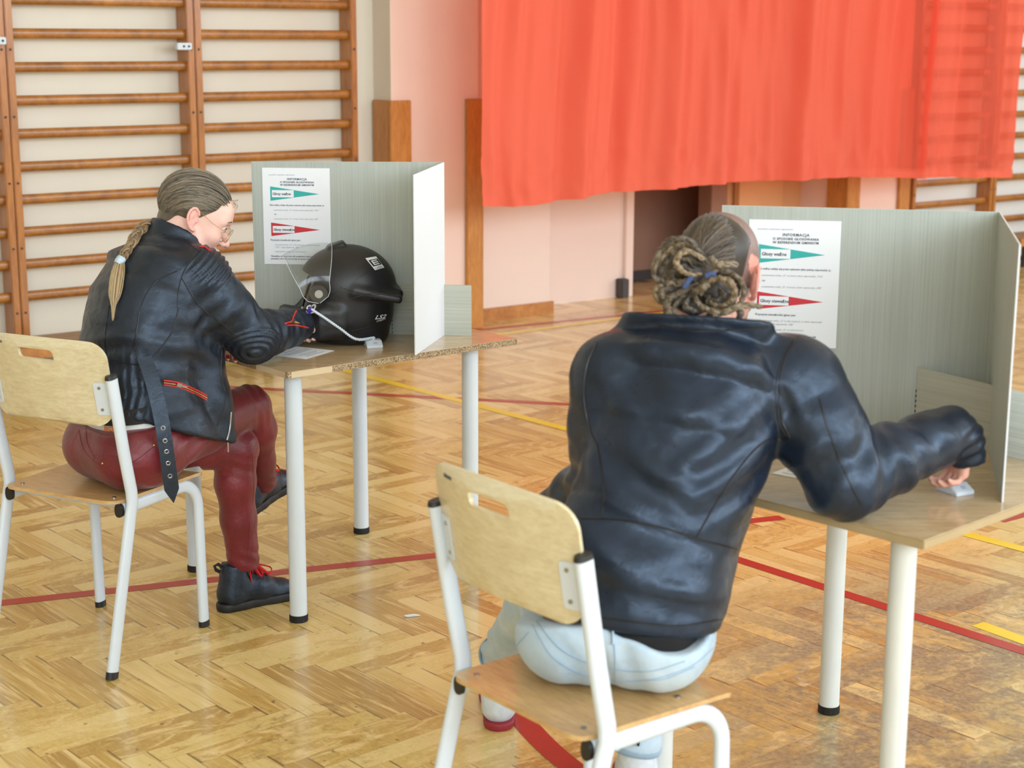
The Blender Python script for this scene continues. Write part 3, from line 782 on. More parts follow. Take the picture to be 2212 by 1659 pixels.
S1, D1, NB1 = screen('grey cardboard voting screen with white outside standing behind the helmet', T1, SL, SH, SO, (1.288, 1.292, 1.281),
    (Vector((-0.372, 5.008, TOP)), Vector((-0.126, 4.998-0.02, TOP)), 0.918, 0.918), '')
RL = Vector((0.486, 3.806, TOP)); RH = Vector((1.098, 3.698, TOP)); RO = Vector((0.975, 3.140, TOP))
S2, D2, NB2 = screen('grey cardboard voting screen in front of the person in pale jeans', T2, RL, RH, RO, (1.283, 1.281, 1.276),
    (Vector((0.940, 3.7225, TOP)), Vector((1.215, 3.345, TOP)), 0.918, 0.905), '')

# ---- the printed notices taped to the screens
def notice(label, tl, d, nb, w=0.210, h=0.297):
    up = Vector((0, 0, 1)); o = tl+nb*0.0008
    fr = frame(o, d, -nb, up)            # x right along the screen, z up, y into the screen
    t = MB().box((0, -0.0004, -h), (w, 0.0, 0), fr)
    ob = t.build('notice', 'paper'); tag(ob, label, 'notice', 'printed voting instructions')
    F2 = fr @ Matrix(((1, 0, 0, 0), (0, 0, -1, -0.0007), (0, 1, 0, 0), (0, 0, 0, 1)))
    def tx(body, x, y, size, mat='ink', align='LEFT', bold=0.0, spacing=1.0):
        me = text_mesh(body, size, align, 0, 0, spacing, bold); me.transform(F2 @ Matrix.Translation((x, y, 0.0006)))
        link('printed_line', me, mat, ob)
    def wedge(y0, y1, x0, x1, mat):
        b = MB().hexa([F2 @ Vector((x0, y0, 0)), F2 @ Vector((x0, y1, 0)), F2 @ Vector((x1, (y0+y1)/2, 0))], nb*0.0001).build('wedge', mat, ob)
        c = (y0+y1)/2; hh = abs(y1-y0)/2
        MB().hexa([F2 @ Vector((x0+0.005, c-hh*0.50, 0.00015)), F2 @ Vector((x0+0.073, c-hh*0.50, 0.00015)), F2 @ Vector((x0+0.073, c+hh*0.50, 0.00015)), F2 @ Vector((x0+0.005, c+hh*0.50, 0.00015))], nb*0.0001).build('wedge_label', 'paper', b)
    tx('pouczenie o sposobie w głosowaniu', 0.020, -0.023, 0.0056, 'ink_pale')
    tx('INFORMACJA', 0.108, -0.037, 0.0092, 'ink', 'CENTER', 0.0002, 1.15)
    tx('O SPOSOBIE GŁOSOWANIA', 0.108, -0.046, 0.0078, 'ink', 'CENTER', 0.0002, 1.1)
    tx('W REFERENDUM GMINNYM', 0.108, -0.0545, 0.0078, 'ink', 'CENTER', 0.0002, 1.1)
    wedge(-0.057, -0.101, 0.024, 0.176, 'print_teal')
    tx('Głosy ważne', 0.031, -0.083, 0.0108, 'ink', 'LEFT', 0.0003)
    tx('Głos ważny oddaje się przez wybranie tylko jednej odpowiedzi, tj.:', 0.021, -0.116, 0.0063, 'ink', 'LEFT', 0.0001)
    tx('postawienie znaku „X” w kratce obok odpowiedzi „TAK”', 0.034, -0.131, 0.0060, 'ink_pale')
    tx('lub', 0.034, -0.144, 0.0062, 'ink')
    tx('postawienie znaku „X” w kratce obok odpowiedzi „NIE”', 0.034, -0.158, 0.0060, 'ink_pale')
    wedge(-0.168, -0.210, 0.024, 0.176, 'print_red')
    tx('Głosy nieważne', 0.031, -0.193, 0.0104, 'ink', 'LEFT', 0.0003)
    tx('Przyczyną nieważności głosu jest:', 0.021, -0.224, 0.0068, 'ink', 'LEFT', 0.0001)
    tx('postawienie znaku „X” w obu kratkach, w obok odpowiedzi', 0.034, -0.238, 0.0058, 'ink_pale')
    tx('„TAK” i obok odpowiedzi „NIE”', 0.034, -0.246, 0.0058, 'ink_pale')
    tx('niepostawienie znaku „X” w żadnej kratce', 0.034, -0.259, 0.0058, 'ink_pale')
    tx('Nieważne są karty inne niż urzędowo ustalone lub', 0.021, -0.274, 0.0068, 'ink', 'LEFT', 0.0001)
    tx('pieczęcią obwodowej komisji do spraw referendum', 0.021, -0.282, 0.0068, 'ink', 'LEFT', 0.0001)
    return ob
def onplane(x, y, p, n):
    d = ray(x, y); return EYE+d*((p-EYE).dot(n)/d.dot(n))
notice('white printed notice with teal and red wedges, behind the helmet', onplane(566, 362, SL, NB1), D1, NB1)
tr = onplane(1818, 478, RL, NB2)
notice('white printed notice with teal and red wedges, beside the head of the leaning person', tr-D2*0.210, D2, NB2)

# ---- ballot papers and pens
def ballot(label, corners, lines):
    n = len(corners); c = [Vector((p.x, p.y, TOP+0.0006)) for p in corners]
    o = MB().hexa(c, Vector((0, 0, 0.0007))).build('ballot_paper', 'paper'); tag(o, label, 'ballot paper', 'ballot papers on the tables')
    m = MB()
    for (s, t0, t1) in lines:
        a = c[0].lerp(c[3], s); b = c[1].lerp(c[2], s); p, q = a.lerp(b, t0), a.lerp(b, t1); z = Vector((0, 0, 0.0009))
        w = (c[3]-c[0]).normalized()*0.0016
        m.hexa([p+z-w, q+z-w, q+z+w, p+z+w], Vector((0, 0, 0.0001)))
    m.build('printed_lines', 'ink_pale', o)
b0 = on(660, 776, TOP); b1 = on(722, 758, TOP); dv = (b1-b0).normalized(); pv = Vector((-dv.y, dv.x, 0))
bb = [b0, b1, b1+pv*0.21, b0+pv*0.21]
ballot('white ballot paper lying under the sleeve on the chipped table', bb, [(0.08, 0.2, 0.8), (0.14, 0.25, 0.7), (0.20, 0.2, 0.8), (0.34, 0.1, 0.9), (0.4, 0.1, 0.9), (0.5, 0.3, 0.7), (0.62, 0.15, 0.85), (0.7, 0.15, 0.85)])
q0 = on(1684, 1027, TOP); q1 = on(1730, 1036, TOP); 
dv = (q1-q0).normalized(); pv = Vector((-dv.y, dv.x, 0)); qq = [q0-dv*0.02, q0+dv*0.13, q0+dv*0.13+pv*0.2, q0-dv*0.02+pv*0.2]
ballot('white ballot paper half hidden between the leather torso and raised sleeve', qq, [(0.1, 0.1, 0.9), (0.2, 0.1, 0.9), (0.3, 0.1, 0.8), (0.42, 0.1, 0.9)])

def pen(label, c, ang, cord, pen_dir, mirror=1):
    c = Vector((c.x, c.y, TOP)); u = Vector((math.cos(ang), math.sin(ang), 0)); v = Vector((-u.y, u.x, 0)); fr = frame(c, u, v, Vector((0, 0, 1)))
    t = thing('desk_pen', label, 'desk pen', c, ang, 'white desk pens on spiral cords')
    prof = [(-0.032, 0.0), (0.032, 0.0), (0.032, 0.007), (0.008, 0.020), (-0.022, 0.020), (-0.032, 0.010)]
    b = MB(); vs = [fr @ Vector((x, y, z)) for y in (-0.024, 0.024) for x, z in prof]
    b.add(vs, [tuple(range(6)), tuple(range(6, 12))[::-1]]+[((i+1) % 6, i, 6+i, 6+(i+1) % 6) for i in range(6)])
    bo = b.build('base', 'white_coat', t, bevel=0.0015)
    n = Vector((0.013, 0, 0.022)).normalized(); e2 = Vector((-0.022, 0, 0.013)).normalized()
    for q in (0.0, 0.004, 0.008):
        P_ = [fr @ (Vector((0.020, 0.012, 0.01290))+n*0.0004+Vector((0, 1, 0))*(-q-0.005*math.cos(w))+e2*(0.006*math.sin(w))) for w in np.linspace(-0.9, 0.9, 7)]
        MB().tube(P_, 0.0006, 5).build('printed_arc', 'purple', bo)
    MB().cyl(fr @ Vector((-0.006, 0, 0.018)), fr @ Vector((-0.006, 0, 0.026)), 0.008, 16).build('socket', 'white_coat', t, smooth=True)
    P = spline(cord, 40); coil = []; n = len(P)
    for i, p in enumerate(P):
        d = (P[min(i+1, n-1)]-P[max(0, i-1)]).normalized(); a = d.orthogonal().normalized(); b2 = d.cross(a)
        ph = i*1.35; r = 0.0034; coil.append(p+a*(r*math.cos(ph))+b2*(r*math.sin(ph)))
    MB().tube(spline(coil, 3), 0.0015, 6).tube(P, 0.0032, 8).build('cord', 'white_coat', t, smooth=True)
    e = P[-1]; pd = pen_dir.normalized()
    pn = MB().tube([e, e+pd*0.03, e+pd*0.105, e+pd*0.125], [0.0055, 0.0058, 0.0058, 0.002], 14).build('pen', 'white_coat', t, smooth=True)
    MB().tube([e-pd*0.001, e+pd*0.012], 0.0075, 14).build('pen_collar', 'purple', pn, smooth=True)
    return t
pb = on(806, 748, TOP)
pe = at(672, 668, 4.70)
pen('white desk pen with purple collar whose cord arches in front of the helmet', pb, math.radians(-75), [pb+Vector((0.004, 0.010, 0.024)), at(770, 733, 4.74), at(735, 710, 4.73), at(700, 686, 4.715), pe], Vector((-0.05, 0.028, -0.045)))
pr = on(2062, 1062, TOP)
pen('white desk pen base under the dangling hand inside the right voting screen', pr, math.radians(-62), [pr+Vector((0.0, 0.012, 0.024)), pr+Vector((0.012, 0.02, 0.036)), pr+Vector((-0.006, 0.03, 0.046)), pr+Vector((0.0, 0.018, 0.052))], Vector((0.02, 0.03, 0.035)))

# ---- a scrap of paper on the parquet
p = on(890, 1332); sc = MB(); d = (on(910, 1331)-on(872, 1333)); l = d.length; d.normalize(); v = Vector((-d.y, d.x, 0))
pts = [p-d*l/2+v*0.004, p-d*l/4-v*0.006, p+d*l/5-v*0.003, p+d*l/2+v*0.002, p+d*l/5+v*0.008]
sc.hexa([q+Vector((0, 0, 0.0015)) for q in pts], Vector((0, 0, 0.0012)))
sc.tube([p-d*l*0.4+Vector((0, 0, 0.004)), p+d*l*0.1+Vector((0, 0, 0.006)), p+d*l*0.4+Vector((0, 0, 0.003))], 0.002, 6)
tag(sc.build('paper_scrap', 'paper'), 'small crumpled white paper scrap on the parquet between the chairs', 'paper scrap')

# ================================================================ solid modelling with distance fields
import openvdb as vdb
def A3(v): return np.array(tuple(v), float)
class Field:
    def __init__(s, lo, hi, vox):
        s.lo = A3(lo); s.vox = vox; s.n = np.ceil((A3(hi)-s.lo)/vox).astype(int)+1
        s.f = np.full(tuple(s.n), 0.5, np.float32)
    def region(s, lo, hi):
        a = np.clip(np.floor((A3(lo)-s.lo)/s.vox).astype(int), 0, s.n-1); b = np.clip(np.ceil((A3(hi)-s.lo)/s.vox).astype(int)+1, 1, s.n)
        b = np.maximum(b, a+1)
        sl = tuple(slice(a[i], b[i]) for i in range(3))
        ax = [(s.lo[i]+np.arange(a[i], b[i])*s.vox).astype(np.float32) for i in range(3)]
        return sl, (ax[0][:, None, None], ax[1][None, :, None], ax[2][None, None, :])
    def add(s, prim, k=0.0):
        fn, lo, hi = prim; pad = 0.02+k
        sl, P = s.region(A3(lo)-pad, A3(hi)+pad); d = fn(P).astype(np.float32); a = s.f[sl]
        if k <= 0: s.f[sl] = np.minimum(a, d)
        else:
            h = np.clip(0.5+0.5*(a-d)/k, 0, 1); s.f[sl] = a*(1-h)+d*h-k*h*(1-h)
        return s
    def cut(s, prim, k=0.0):
        fn, lo, hi = prim; pad = 0.02+k
        sl, P = s.region(A3(lo)-pad, A3(hi)+pad); d = -fn(P).astype(np.float32); a = s.f[sl]
        if k <= 0: s.f[sl] = np.maximum(a, d)
        else:
            h = np.clip(0.5-0.5*(a-d)/k, 0, 1); s.f[sl] = a*(1-h)+d*h+k*h*(1-h)
        return s
    def mesh(s, name, keep=True):
        g = vdb.FloatGrid(0.5); g.copyFromArray(s.f); 
        P, T, Q = g.convertToPolygons(0.0, 0.0)
        P = np.asarray(P, float)*s.vox+s.lo
        me = bpy.data.meshes.new(name); me.from_pydata(P.tolist(), [], np.asarray(Q).tolist()+np.asarray(T).tolist()); me.update()
        if keep: biggest(me)
        me.polygons.foreach_set('use_smooth', [True]*len(me.polygons)); me.update()
        return me
def biggest(me, least=0.02):
    """drop crumbs: islands with fewer than a share of the vertices"""
    bm = bmesh.new(); bm.from_mesh(me); bm.verts.ensure_lookup_table(); seen = set(); kill = []; n = len(bm.verts)
    for v in bm.verts:
        if v.index in seen: continue
        st_ = [v]; seen.add(v.index); isl = []
        while st_:
            q = st_.pop(); isl.append(q)
            for e in q.link_edges:
                o = e.other_vert(q)
                if o.index not in seen: seen.add(o.index); st_.append(o)
        if len(isl) < least*n: kill += isl
    if kill: bmesh.ops.delete(bm, geom=kill, context='VERTS'); bm.to_mesh(me)
    bm.free()
def rc(a, b, r0, r1=None):
    a, b = A3(a), A3(b); r1 = r0 if r1 is None else r1; m = max(r0, r1); ab = b-a; L = max(ab@ab, 1e-12)
    def fn(P):
        q = [P[i]-a[i] for i in range(3)]; t = np.clip((q[0]*ab[0]+q[1]*ab[1]+q[2]*ab[2])/L, 0, 1)
        return np.sqrt(sum((q[i]-t*ab[i])**2 for i in range(3)))-(r0+(r1-r0)*t)
    return fn, np.minimum(a, b)-m, np.maximum(a, b)+m
def ell(c, r, R=None):
    c = A3(c); r = np.array(r if hasattr(r, '__len__') else (r,)*3, float); m = max(r)
    R = np.eye(3) if R is None else np.array([A3(v) for v in R])       # rows: local axes
    def fn(P):
        q = [P[i]-c[i] for i in range(3)]; l = [(R[i, 0]*q[0]+R[i, 1]*q[1]+R[i, 2]*q[2]) for i in range(3)]
        k0 = np.sqrt(sum((l[i]/r[i])**2 for i in range(3))); k1 = np.sqrt(sum((l[i]/r[i]**2)**2 for i in range(3)))
        return k0*(k0-1)/np.maximum(k1, 1e-6)
    return fn, c-m, c+m
def rbox(c, h, rad, R=None):
    c = A3(c); h = np.array(h, float); R = np.eye(3) if R is None else np.array([A3(v) for v in R]); m = np.linalg.norm(h)+rad
    def fn(P):
        q = [P[i]-c[i] for i in range(3)]; l = [np.abs(R[i, 0]*q[0]+R[i, 1]*q[1]+R[i, 2]*q[2])-(h[i]-rad) for i in range(3)]
        o = np.sqrt(sum(np.maximum(x, 0)**2 for x in l)); return o+np.minimum(np.maximum(np.maximum(l[0], l[1]), l[2]), 0)-rad
    return fn, c-m, c+m
def half(p, n, lo, hi):                                                # the solid on the side -n
    p, n = A3(p), A3(Vector(n).normalized())
    return (lambda P: (P[0]-p[0])*n[0]+(P[1]-p[1])*n[1]+(P[2]-p[2])*n[2]), A3(lo), A3(hi)
def loft(nodes, ex=2.2):
    """nodes: (centre, left, forward, half width, half depth) along a spine"""
    N = [(A3(c), A3(Vector(l).normalized()), A3(Vector(f).normalized()), w, d) for c, l, f, w, d in nodes]
    m = max(max(n[3], n[4]) for n in N); cs = np.array([n[0] for n in N])
    def fn(P):
        best = None
        for (c0, l0, f0, w0, d0), (c1, l1, f1, w1, d1) in zip(N[:-1], N[1:]):
            ab = c1-c0; L = ab@ab; le = math.sqrt(L); q = [P[i]-c0[i] for i in range(3)]
            tr = (q[0]*ab[0]+q[1]*ab[1]+q[2]*ab[2])/L; t = np.clip(tr, 0, 1)
            e = np.abs(tr-t)*le
            w = w0+(w1-w0)*t; d = d0+(d1-d0)*t
            r = [q[i]-tr*ab[i] for i in range(3)]
            x = sum(r[i]*(l0[i]+(l1[i]-l0[i])*t) for i in range(3)); y = sum(r[i]*(f0[i]+(f1[i]-f0[i])*t) for i in range(3))
            mm = np.minimum(w, d)
            k = ((np.abs(x)/w)**ex+(np.abs(y)/d)**ex+(e/(mm*0.55))**ex)**(1/ex)
            g = (k-1)*mm
            best = g if best is None else np.minimum(best, g)
        return best
    return fn, cs.min(0)-m, cs.max(0)+m
def chain(F, pts, rs, k=0.0):
    for a, b, r0, r1 in zip(pts[:-1], pts[1:], rs[:-1], rs[1:]): F.add(rc(a, b, r0, r1), k)
_perm = np.random.default_rng(3).random((32, 32, 32))
def vnoise(p):
    p = np.asarray(p); i = np.floor(p).astype(int); f = p-i; f = f*f*(3-2*f); i0 = i % 32; i1 = (i+1) % 32; out = 0
    for a in (0, 1):
        for b in (0, 1):
            for c in (0, 1):
                w = (f[:, 0] if a else 1-f[:, 0])*(f[:, 1] if b else 1-f[:, 1])*(f[:, 2] if c else 1-f[:, 2])
                out = out+w*_perm[(i1 if a else i0)[:, 0], (i1 if b else i0)[:, 1], (i1 if c else i0)[:, 2]]
    return out*2-1
def coords_of(me):
    n = len(me.vertices); co = np.empty(n*3); me.vertices.foreach_get('co', co); no = np.empty(n*3); me.vertices.foreach_get('normal', no)
    return co.reshape(-1, 3), no.reshape(-1, 3)
def displace(me, fn):
    co, no = coords_of(me); d = fn(co, no); co = co+no*d[:, None]; me.vertices.foreach_set('co', co.ravel()); me.update()
def relax(me, it=2, f=0.5):
    co, _ = coords_of(me); e = np.empty(len(me.edges)*2, int); me.edges.foreach_get('vertices', e); e = e.reshape(-1, 2)
    deg = np.bincount(e.ravel(), minlength=len(co))[:, None]
    for _ in range(it):
        s = np.zeros_like(co); np.add.at(s, e[:, 0], co[e[:, 1]]); np.add.at(s, e[:, 1], co[e[:, 0]]); co = co+(s/np.maximum(deg, 1)-co)*f
    me.vertices.foreach_set('co', co.ravel()); me.update()
def folds(co, patches, freq=7.0):
    """creases: list of (centre, radius, direction across the folds, wavelength, height)"""
    d = np.zeros(len(co))
    for c, rad, dr, wl, amp in patches:
        q = co-A3(c); r = np.linalg.norm(q, axis=1); k = np.clip(1-(r/rad)**2, 0, 1)
        sel = k > 0
        if not sel.any(): continue
        u = A3(Vector(dr).normalized()); ph = (q[sel]@u)/wl*2*np.pi+3.2*vnoise(co[sel]*freq+7.3)
        s = np.sin(ph); d[sel] += amp*k[sel]*(np.sign(s)*np.abs(s)**0.8)
    return d
def pigment(me, fn):
    co, no = coords_of(me); c = np.ones((len(co), 4)); c[:, :3] = fn(co, no)
    a = me.color_attributes.new('pigment', 'FLOAT_COLOR', 'POINT'); a.data.foreach_set('color', c.astype('f').ravel())
def bvh_of(me): return BVHTree.FromPolygons([v.co.copy() for v in me.vertices], [tuple(p.vertices) for p in me.polygons])
def cast(tree, x, y, lift=0.0):
    d = ray(x, y).normalized(); h = tree.ray_cast(EYE, d)
    if h[0] is None: return None
    return h[0]+h[1]*lift
def seam(tree, pxs, lift=0.0, n=10):
    out = []
    for p in spline([(x, y, 0) for x, y in pxs], n):
        q = cast(tree, p.x, p.y, lift)
        if q is not None and (not out or (q-out[-1]).length < 0.12): out.append(q)
    return out

#HELMET

# ================================================================ motorcycle helmet
def decal(tree, me, T, mat, parent, name, lift=0.0006):
    """lay a flat mesh (text or shape) on a surface: T maps its x, y to a picture point"""
    bm = bmesh.new(); bm.from_mesh(me); bmesh.ops.triangulate(bm, faces=bm.faces)
    bad = []
    for v in bm.verts:
        x, y = T(v.co.x, v.co.y); q = cast(tree, x, y, lift)
        if q is None: bad.append(v)
        else: v.co = q
    bmesh.ops.delete(bm, geom=bad, context='VERTS'); bm.to_mesh(me); bm.free()
    return link(name, me, mat, parent)
def flat(polys):
    mb = MB()
    for p in polys: mb.add([(x, y, 0) for x, y in p], [tuple(range(len(p)))])
    return mb.mesh('flat')
def helmet():
    base = Vector((-0.508, 4.886, TOP)); hf = Vector((-0.985, -0.17, 0)).normalized(); hl = Vector((-hf.y, hf.x, 0)); up = Vector((0, 0, 1))
    FR = frame(base, hf, hl, up); g = lambda x, y, z: FR @ Vector((x, y, z))
    R = [hf, hl, up]
    t = thing('helmet', 'matt black motorcycle helmet with raised clear visor on the chipped table', 'helmet', base, math.atan2(hf.y, hf.x))
    F = Field(base-Vector((0.24, 0.2, 0.02)), base+Vector((0.24, 0.2, 0.34)), 0.0032)
    F.add(ell(g(-0.010, 0, 0.168), (0.148, 0.124, 0.126), R))
    F.add(ell(g(-0.012, 0, 0.085), (0.136, 0.117, 0.095), R), 0.03)
    F.add(ell(g(-0.02, 0, 0.02), (0.112, 0.095, 0.045), R), 0.03)
    ch = [(0.02, 0.105), (0.075, 0.098), (0.125, 0.075), (0.158, 0.038), (0.168, 0.0), (0.158, -0.038), (0.125, -0.075), (0.075, -0.098), (0.02, -0.105)]
    for z, r in ((0.045, 0.020), (0.075, 0.023), (0.105, 0.020)):
        chain(F, [g(x*(1-0.25*(0.1-z)), y, z) for x, y in ch], [r]*9, 0.02)
    F.add(rbox(g(-0.128, 0, 0.165), (0.045, 0.075, 0.010), 0.009, [(hf*0.94+up*0.34), hl, (up*0.94-hf*0.34)]), 0.02)
    F.add(rbox(g(-0.09, 0, 0.155), (0.075, 0.128, 0.012), 0.01, [(hf*0.97+up*0.2), hl, (up*0.97-hf*0.2)]), 0.02)
    F.add(rbox(g(0.02, 0, 0.287), (0.028, 0.030, 0.012), 0.008, [(hf*0.95-up*0.3), hl, (up*0.95+hf*0.3)]), 0.008)
    F.cut(rbox(g(0.215, 0, 0.188), (0.110, 0.104, 0.060), 0.02, [(hf*0.94+up*0.34), hl, (up*0.94-hf*0.34)]), 0.006)
    F.cut(ell(g(0.005, 0, 0.105), (0.122, 0.094, 0.135), R), 0.006)
    F.cut(half(g(0, 0, 0.004), up, base-Vector((0.24, 0.2, 0.02)), base+Vector((0.24, 0.2, 0.02))), 0.004)
    me = F.mesh('shell'); relax(me, 1)
    sh = link('shell', me, 'helmet_matt', t); tree = bvh_of(me)
    G = Field(base-Vector((0.2, 0.2, 0.0)), base+Vector((0.2, 0.2, 0.3)), 0.006)
    G.add(ell(g(-0.005, 0, 0.12), (0.120, 0.10, 0.128), R)); G.cut(ell(g(0.02, 0, 0.11), (0.105, 0.072, 0.15), R), 0.01)
    G.cut(half(g(0.060, 0, 0), -hf, base-Vector((0.3, 0.3, 0.0)), base+Vector((0.3, 0.3, 0.3))), 0.01)
    G.cut(half(g(0, 0, 0.012), up, base-Vector((0.24, 0.2, 0.02)), base+Vector((0.24, 0.2, 0.03))), 0.004)
    link('lining', G.mesh('lining'), 'lining', t)
    for pts in ([(712, 641), (745, 620), (783, 595), (800, 585)], [(735, 621), (765, 630), (800, 637), (858, 632)], [(712, 643), (748, 647), (800, 634), (857, 636)], [(690, 700), (720, 712), (760, 714), (800, 705)]):
        q = seam(tree, pts, -0.0004)
        if len(q) > 3: MB().tube(q, 0.0013, 6).build('panel_joint', 'helmet_trim', sh, True)
    # visor, raised about its side pivots
    H = Vector((0.082, 0, 0.172)); pc = math.radians(77); dr = Vector((math.cos(pc), 0, math.sin(pc))); pr_ = Vector((-math.sin(pc), 0, math.cos(pc)))
    NA, NT_ = 40, 12; gr = []
    for i in range(NA+1):
        a = 2*i/NA-1; q = min(1, abs(a)/0.8); an = q*math.radians(82); ca = math.cos(an); te = max(0, (abs(a)-0.8)/0.2)
        rho = 0.124*ca**0.7-0.064*te; hh = (0.031+0.041*ca**0.7)*math.sqrt(max(0.0, 1-te**2.2))+0.002
        y = math.copysign(0.1335*math.sin(an)+0.001*te, a)
        for j in range(NT_+1):
            w_ = 2*j/NT_-1
            p = H+dr*(rho-0.012*w_*w_*(1-te))+pr_*(w_*hh-0.008*(1-ca)); gr.append(g(p.x, y*(1-0.03*max(0, w_)*(1-q)), p.z))
    fs = [(i*(NT_+1)+j, (i+1)*(NT_+1)+j, (i+1)*(NT_+1)+j+1, i*(NT_+1)+j+1) for i in range(NA) for j in range(NT_)]
    me = bpy.data.meshes.new('visor'); me.from_pydata([tuple(v) for v in gr], [], fs)
    v = link('visor', me, 'visor_clear', t, True); v['label'] = 'raised clear visor'
    rim = [gr[i*(NT_+1)] for i in range(NA+1)]+[gr[NA*(NT_+1)+j] for j in range(1, NT_+1)]+[gr[i*(NT_+1)+NT_] for i in range(NA-1, -1, -1)]+[gr[j] for j in range(NT_-1, 0, -1)]
    for jj in (0, NT_):
        MB().tube([gr[i*(NT_+1)+jj] for i in range(NA+1)], 0.0008, 6).build('visor_rim', 'white_coat', v, True)
    for s in (-1, 1):
        MB().cyl(g(0.082, s*0.118, 0.165), g(0.082, s*0.1285, 0.165), 0.026, 24).build('pivot', 'helmet_trim', t, True)
        MB().cyl(g(0.082, s*0.1285, 0.165), g(0.082, s*0.1315, 0.165), 0.012, 16).build('pivot_knob', 'steel', t, True)
    # lettering and sticker
    def aff(x0, y0, ux, uy, vx, vy): return lambda a, b: (x0+ux*a+vx*b, y0+uy*a+vy*b)
    decal(tree, text_mesh('LS2', 1, 'LEFT', 0, 0.25, 1.0, 0.02), aff(646, 682, 25, -5.0, -1, -26), 'decal_white', sh, 'side_lettering')
    decal(tree, text_mesh('LS2', 1, 'LEFT', 0, 0.3, 1.0, 0.02), aff(809, 690, 16, -2.0, 2, -12), 'decal_white', sh, 'rear_lettering')
    decal(tree, text_mesh('STREAM', 1, 'LEFT', 0, 0, 1.0, 0.0), aff(813, 696, 5.4, -1.6, 0.5, -5), 'decal_white', sh, 'rear_lettering')
    sq = []; N = 6
    def quad(a, b, c, d):
        out = []
        for i in range(N):
            for j in range(N):
                f = lambda u, w: ((1-u)*(1-w)*a[0]+u*(1-w)*b[0]+u*w*c[0]+(1-u)*w*d[0], (1-u)*(1-w)*a[1]+u*(1-w)*b[1]+u*w*c[1]+(1-u)*w*d[1])
                out.append([f(i/N, j/N), f((i+1)/N, j/N), f((i+1)/N, (j+1)/N), f(i/N, (j+1)/N)])
        return out
    A, B, C, D = (789, 558), (812, 554), (830, 578), (810, 584)
    mixp = lambda u, w: ((1-u)*(1-w)*A[0]+u*(1-w)*B[0]+u*w*C[0]+(1-u)*w*D[0], (1-u)*(1-w)*A[1]+u*(1-w)*B[1]+u*w*C[1]+(1-u)*w*D[1])
    ident = lambda x, y: (x, y)
    st_ = decal(tree, flat(quad(A, B, C, D)), ident, 'decal_white', sh, 'sticker', 0.0007)
    decal(tree, flat(quad(mixp(0.10, 0.20), mixp(0.96, 0.20), mixp(0.96, 0.72), mixp(0.10, 0.72))), ident, 'helmet_matt', sh, 'sticker_field', 0.0013)
    for w in (0.27, 0.42, 0.57): decal(tree, flat(quad(mixp(0.34, w), mixp(0.80, w), mixp(0.80, w+0.075), mixp(0.34, w+0.075))), ident, 'decal_white', sh, 'sticker_bar', 0.0019)
    decal(tree, flat(quad(mixp(0.26, 0.27), mixp(0.38, 0.27), mixp(0.38, 0.645), mixp(0.26, 0.645))), ident, 'decal_white', sh, 'sticker_bar', 0.0019)
    decal(tree, text_mesh('LZEN', 1, 'LEFT', 0, 0.2, 1.0, 0.01), aff(811, 582.5, 6.2, -1.8, -4, -5.5), 'helmet_matt', sh, 'sticker_print', 0.0014)
helmet()
#PEOPLE

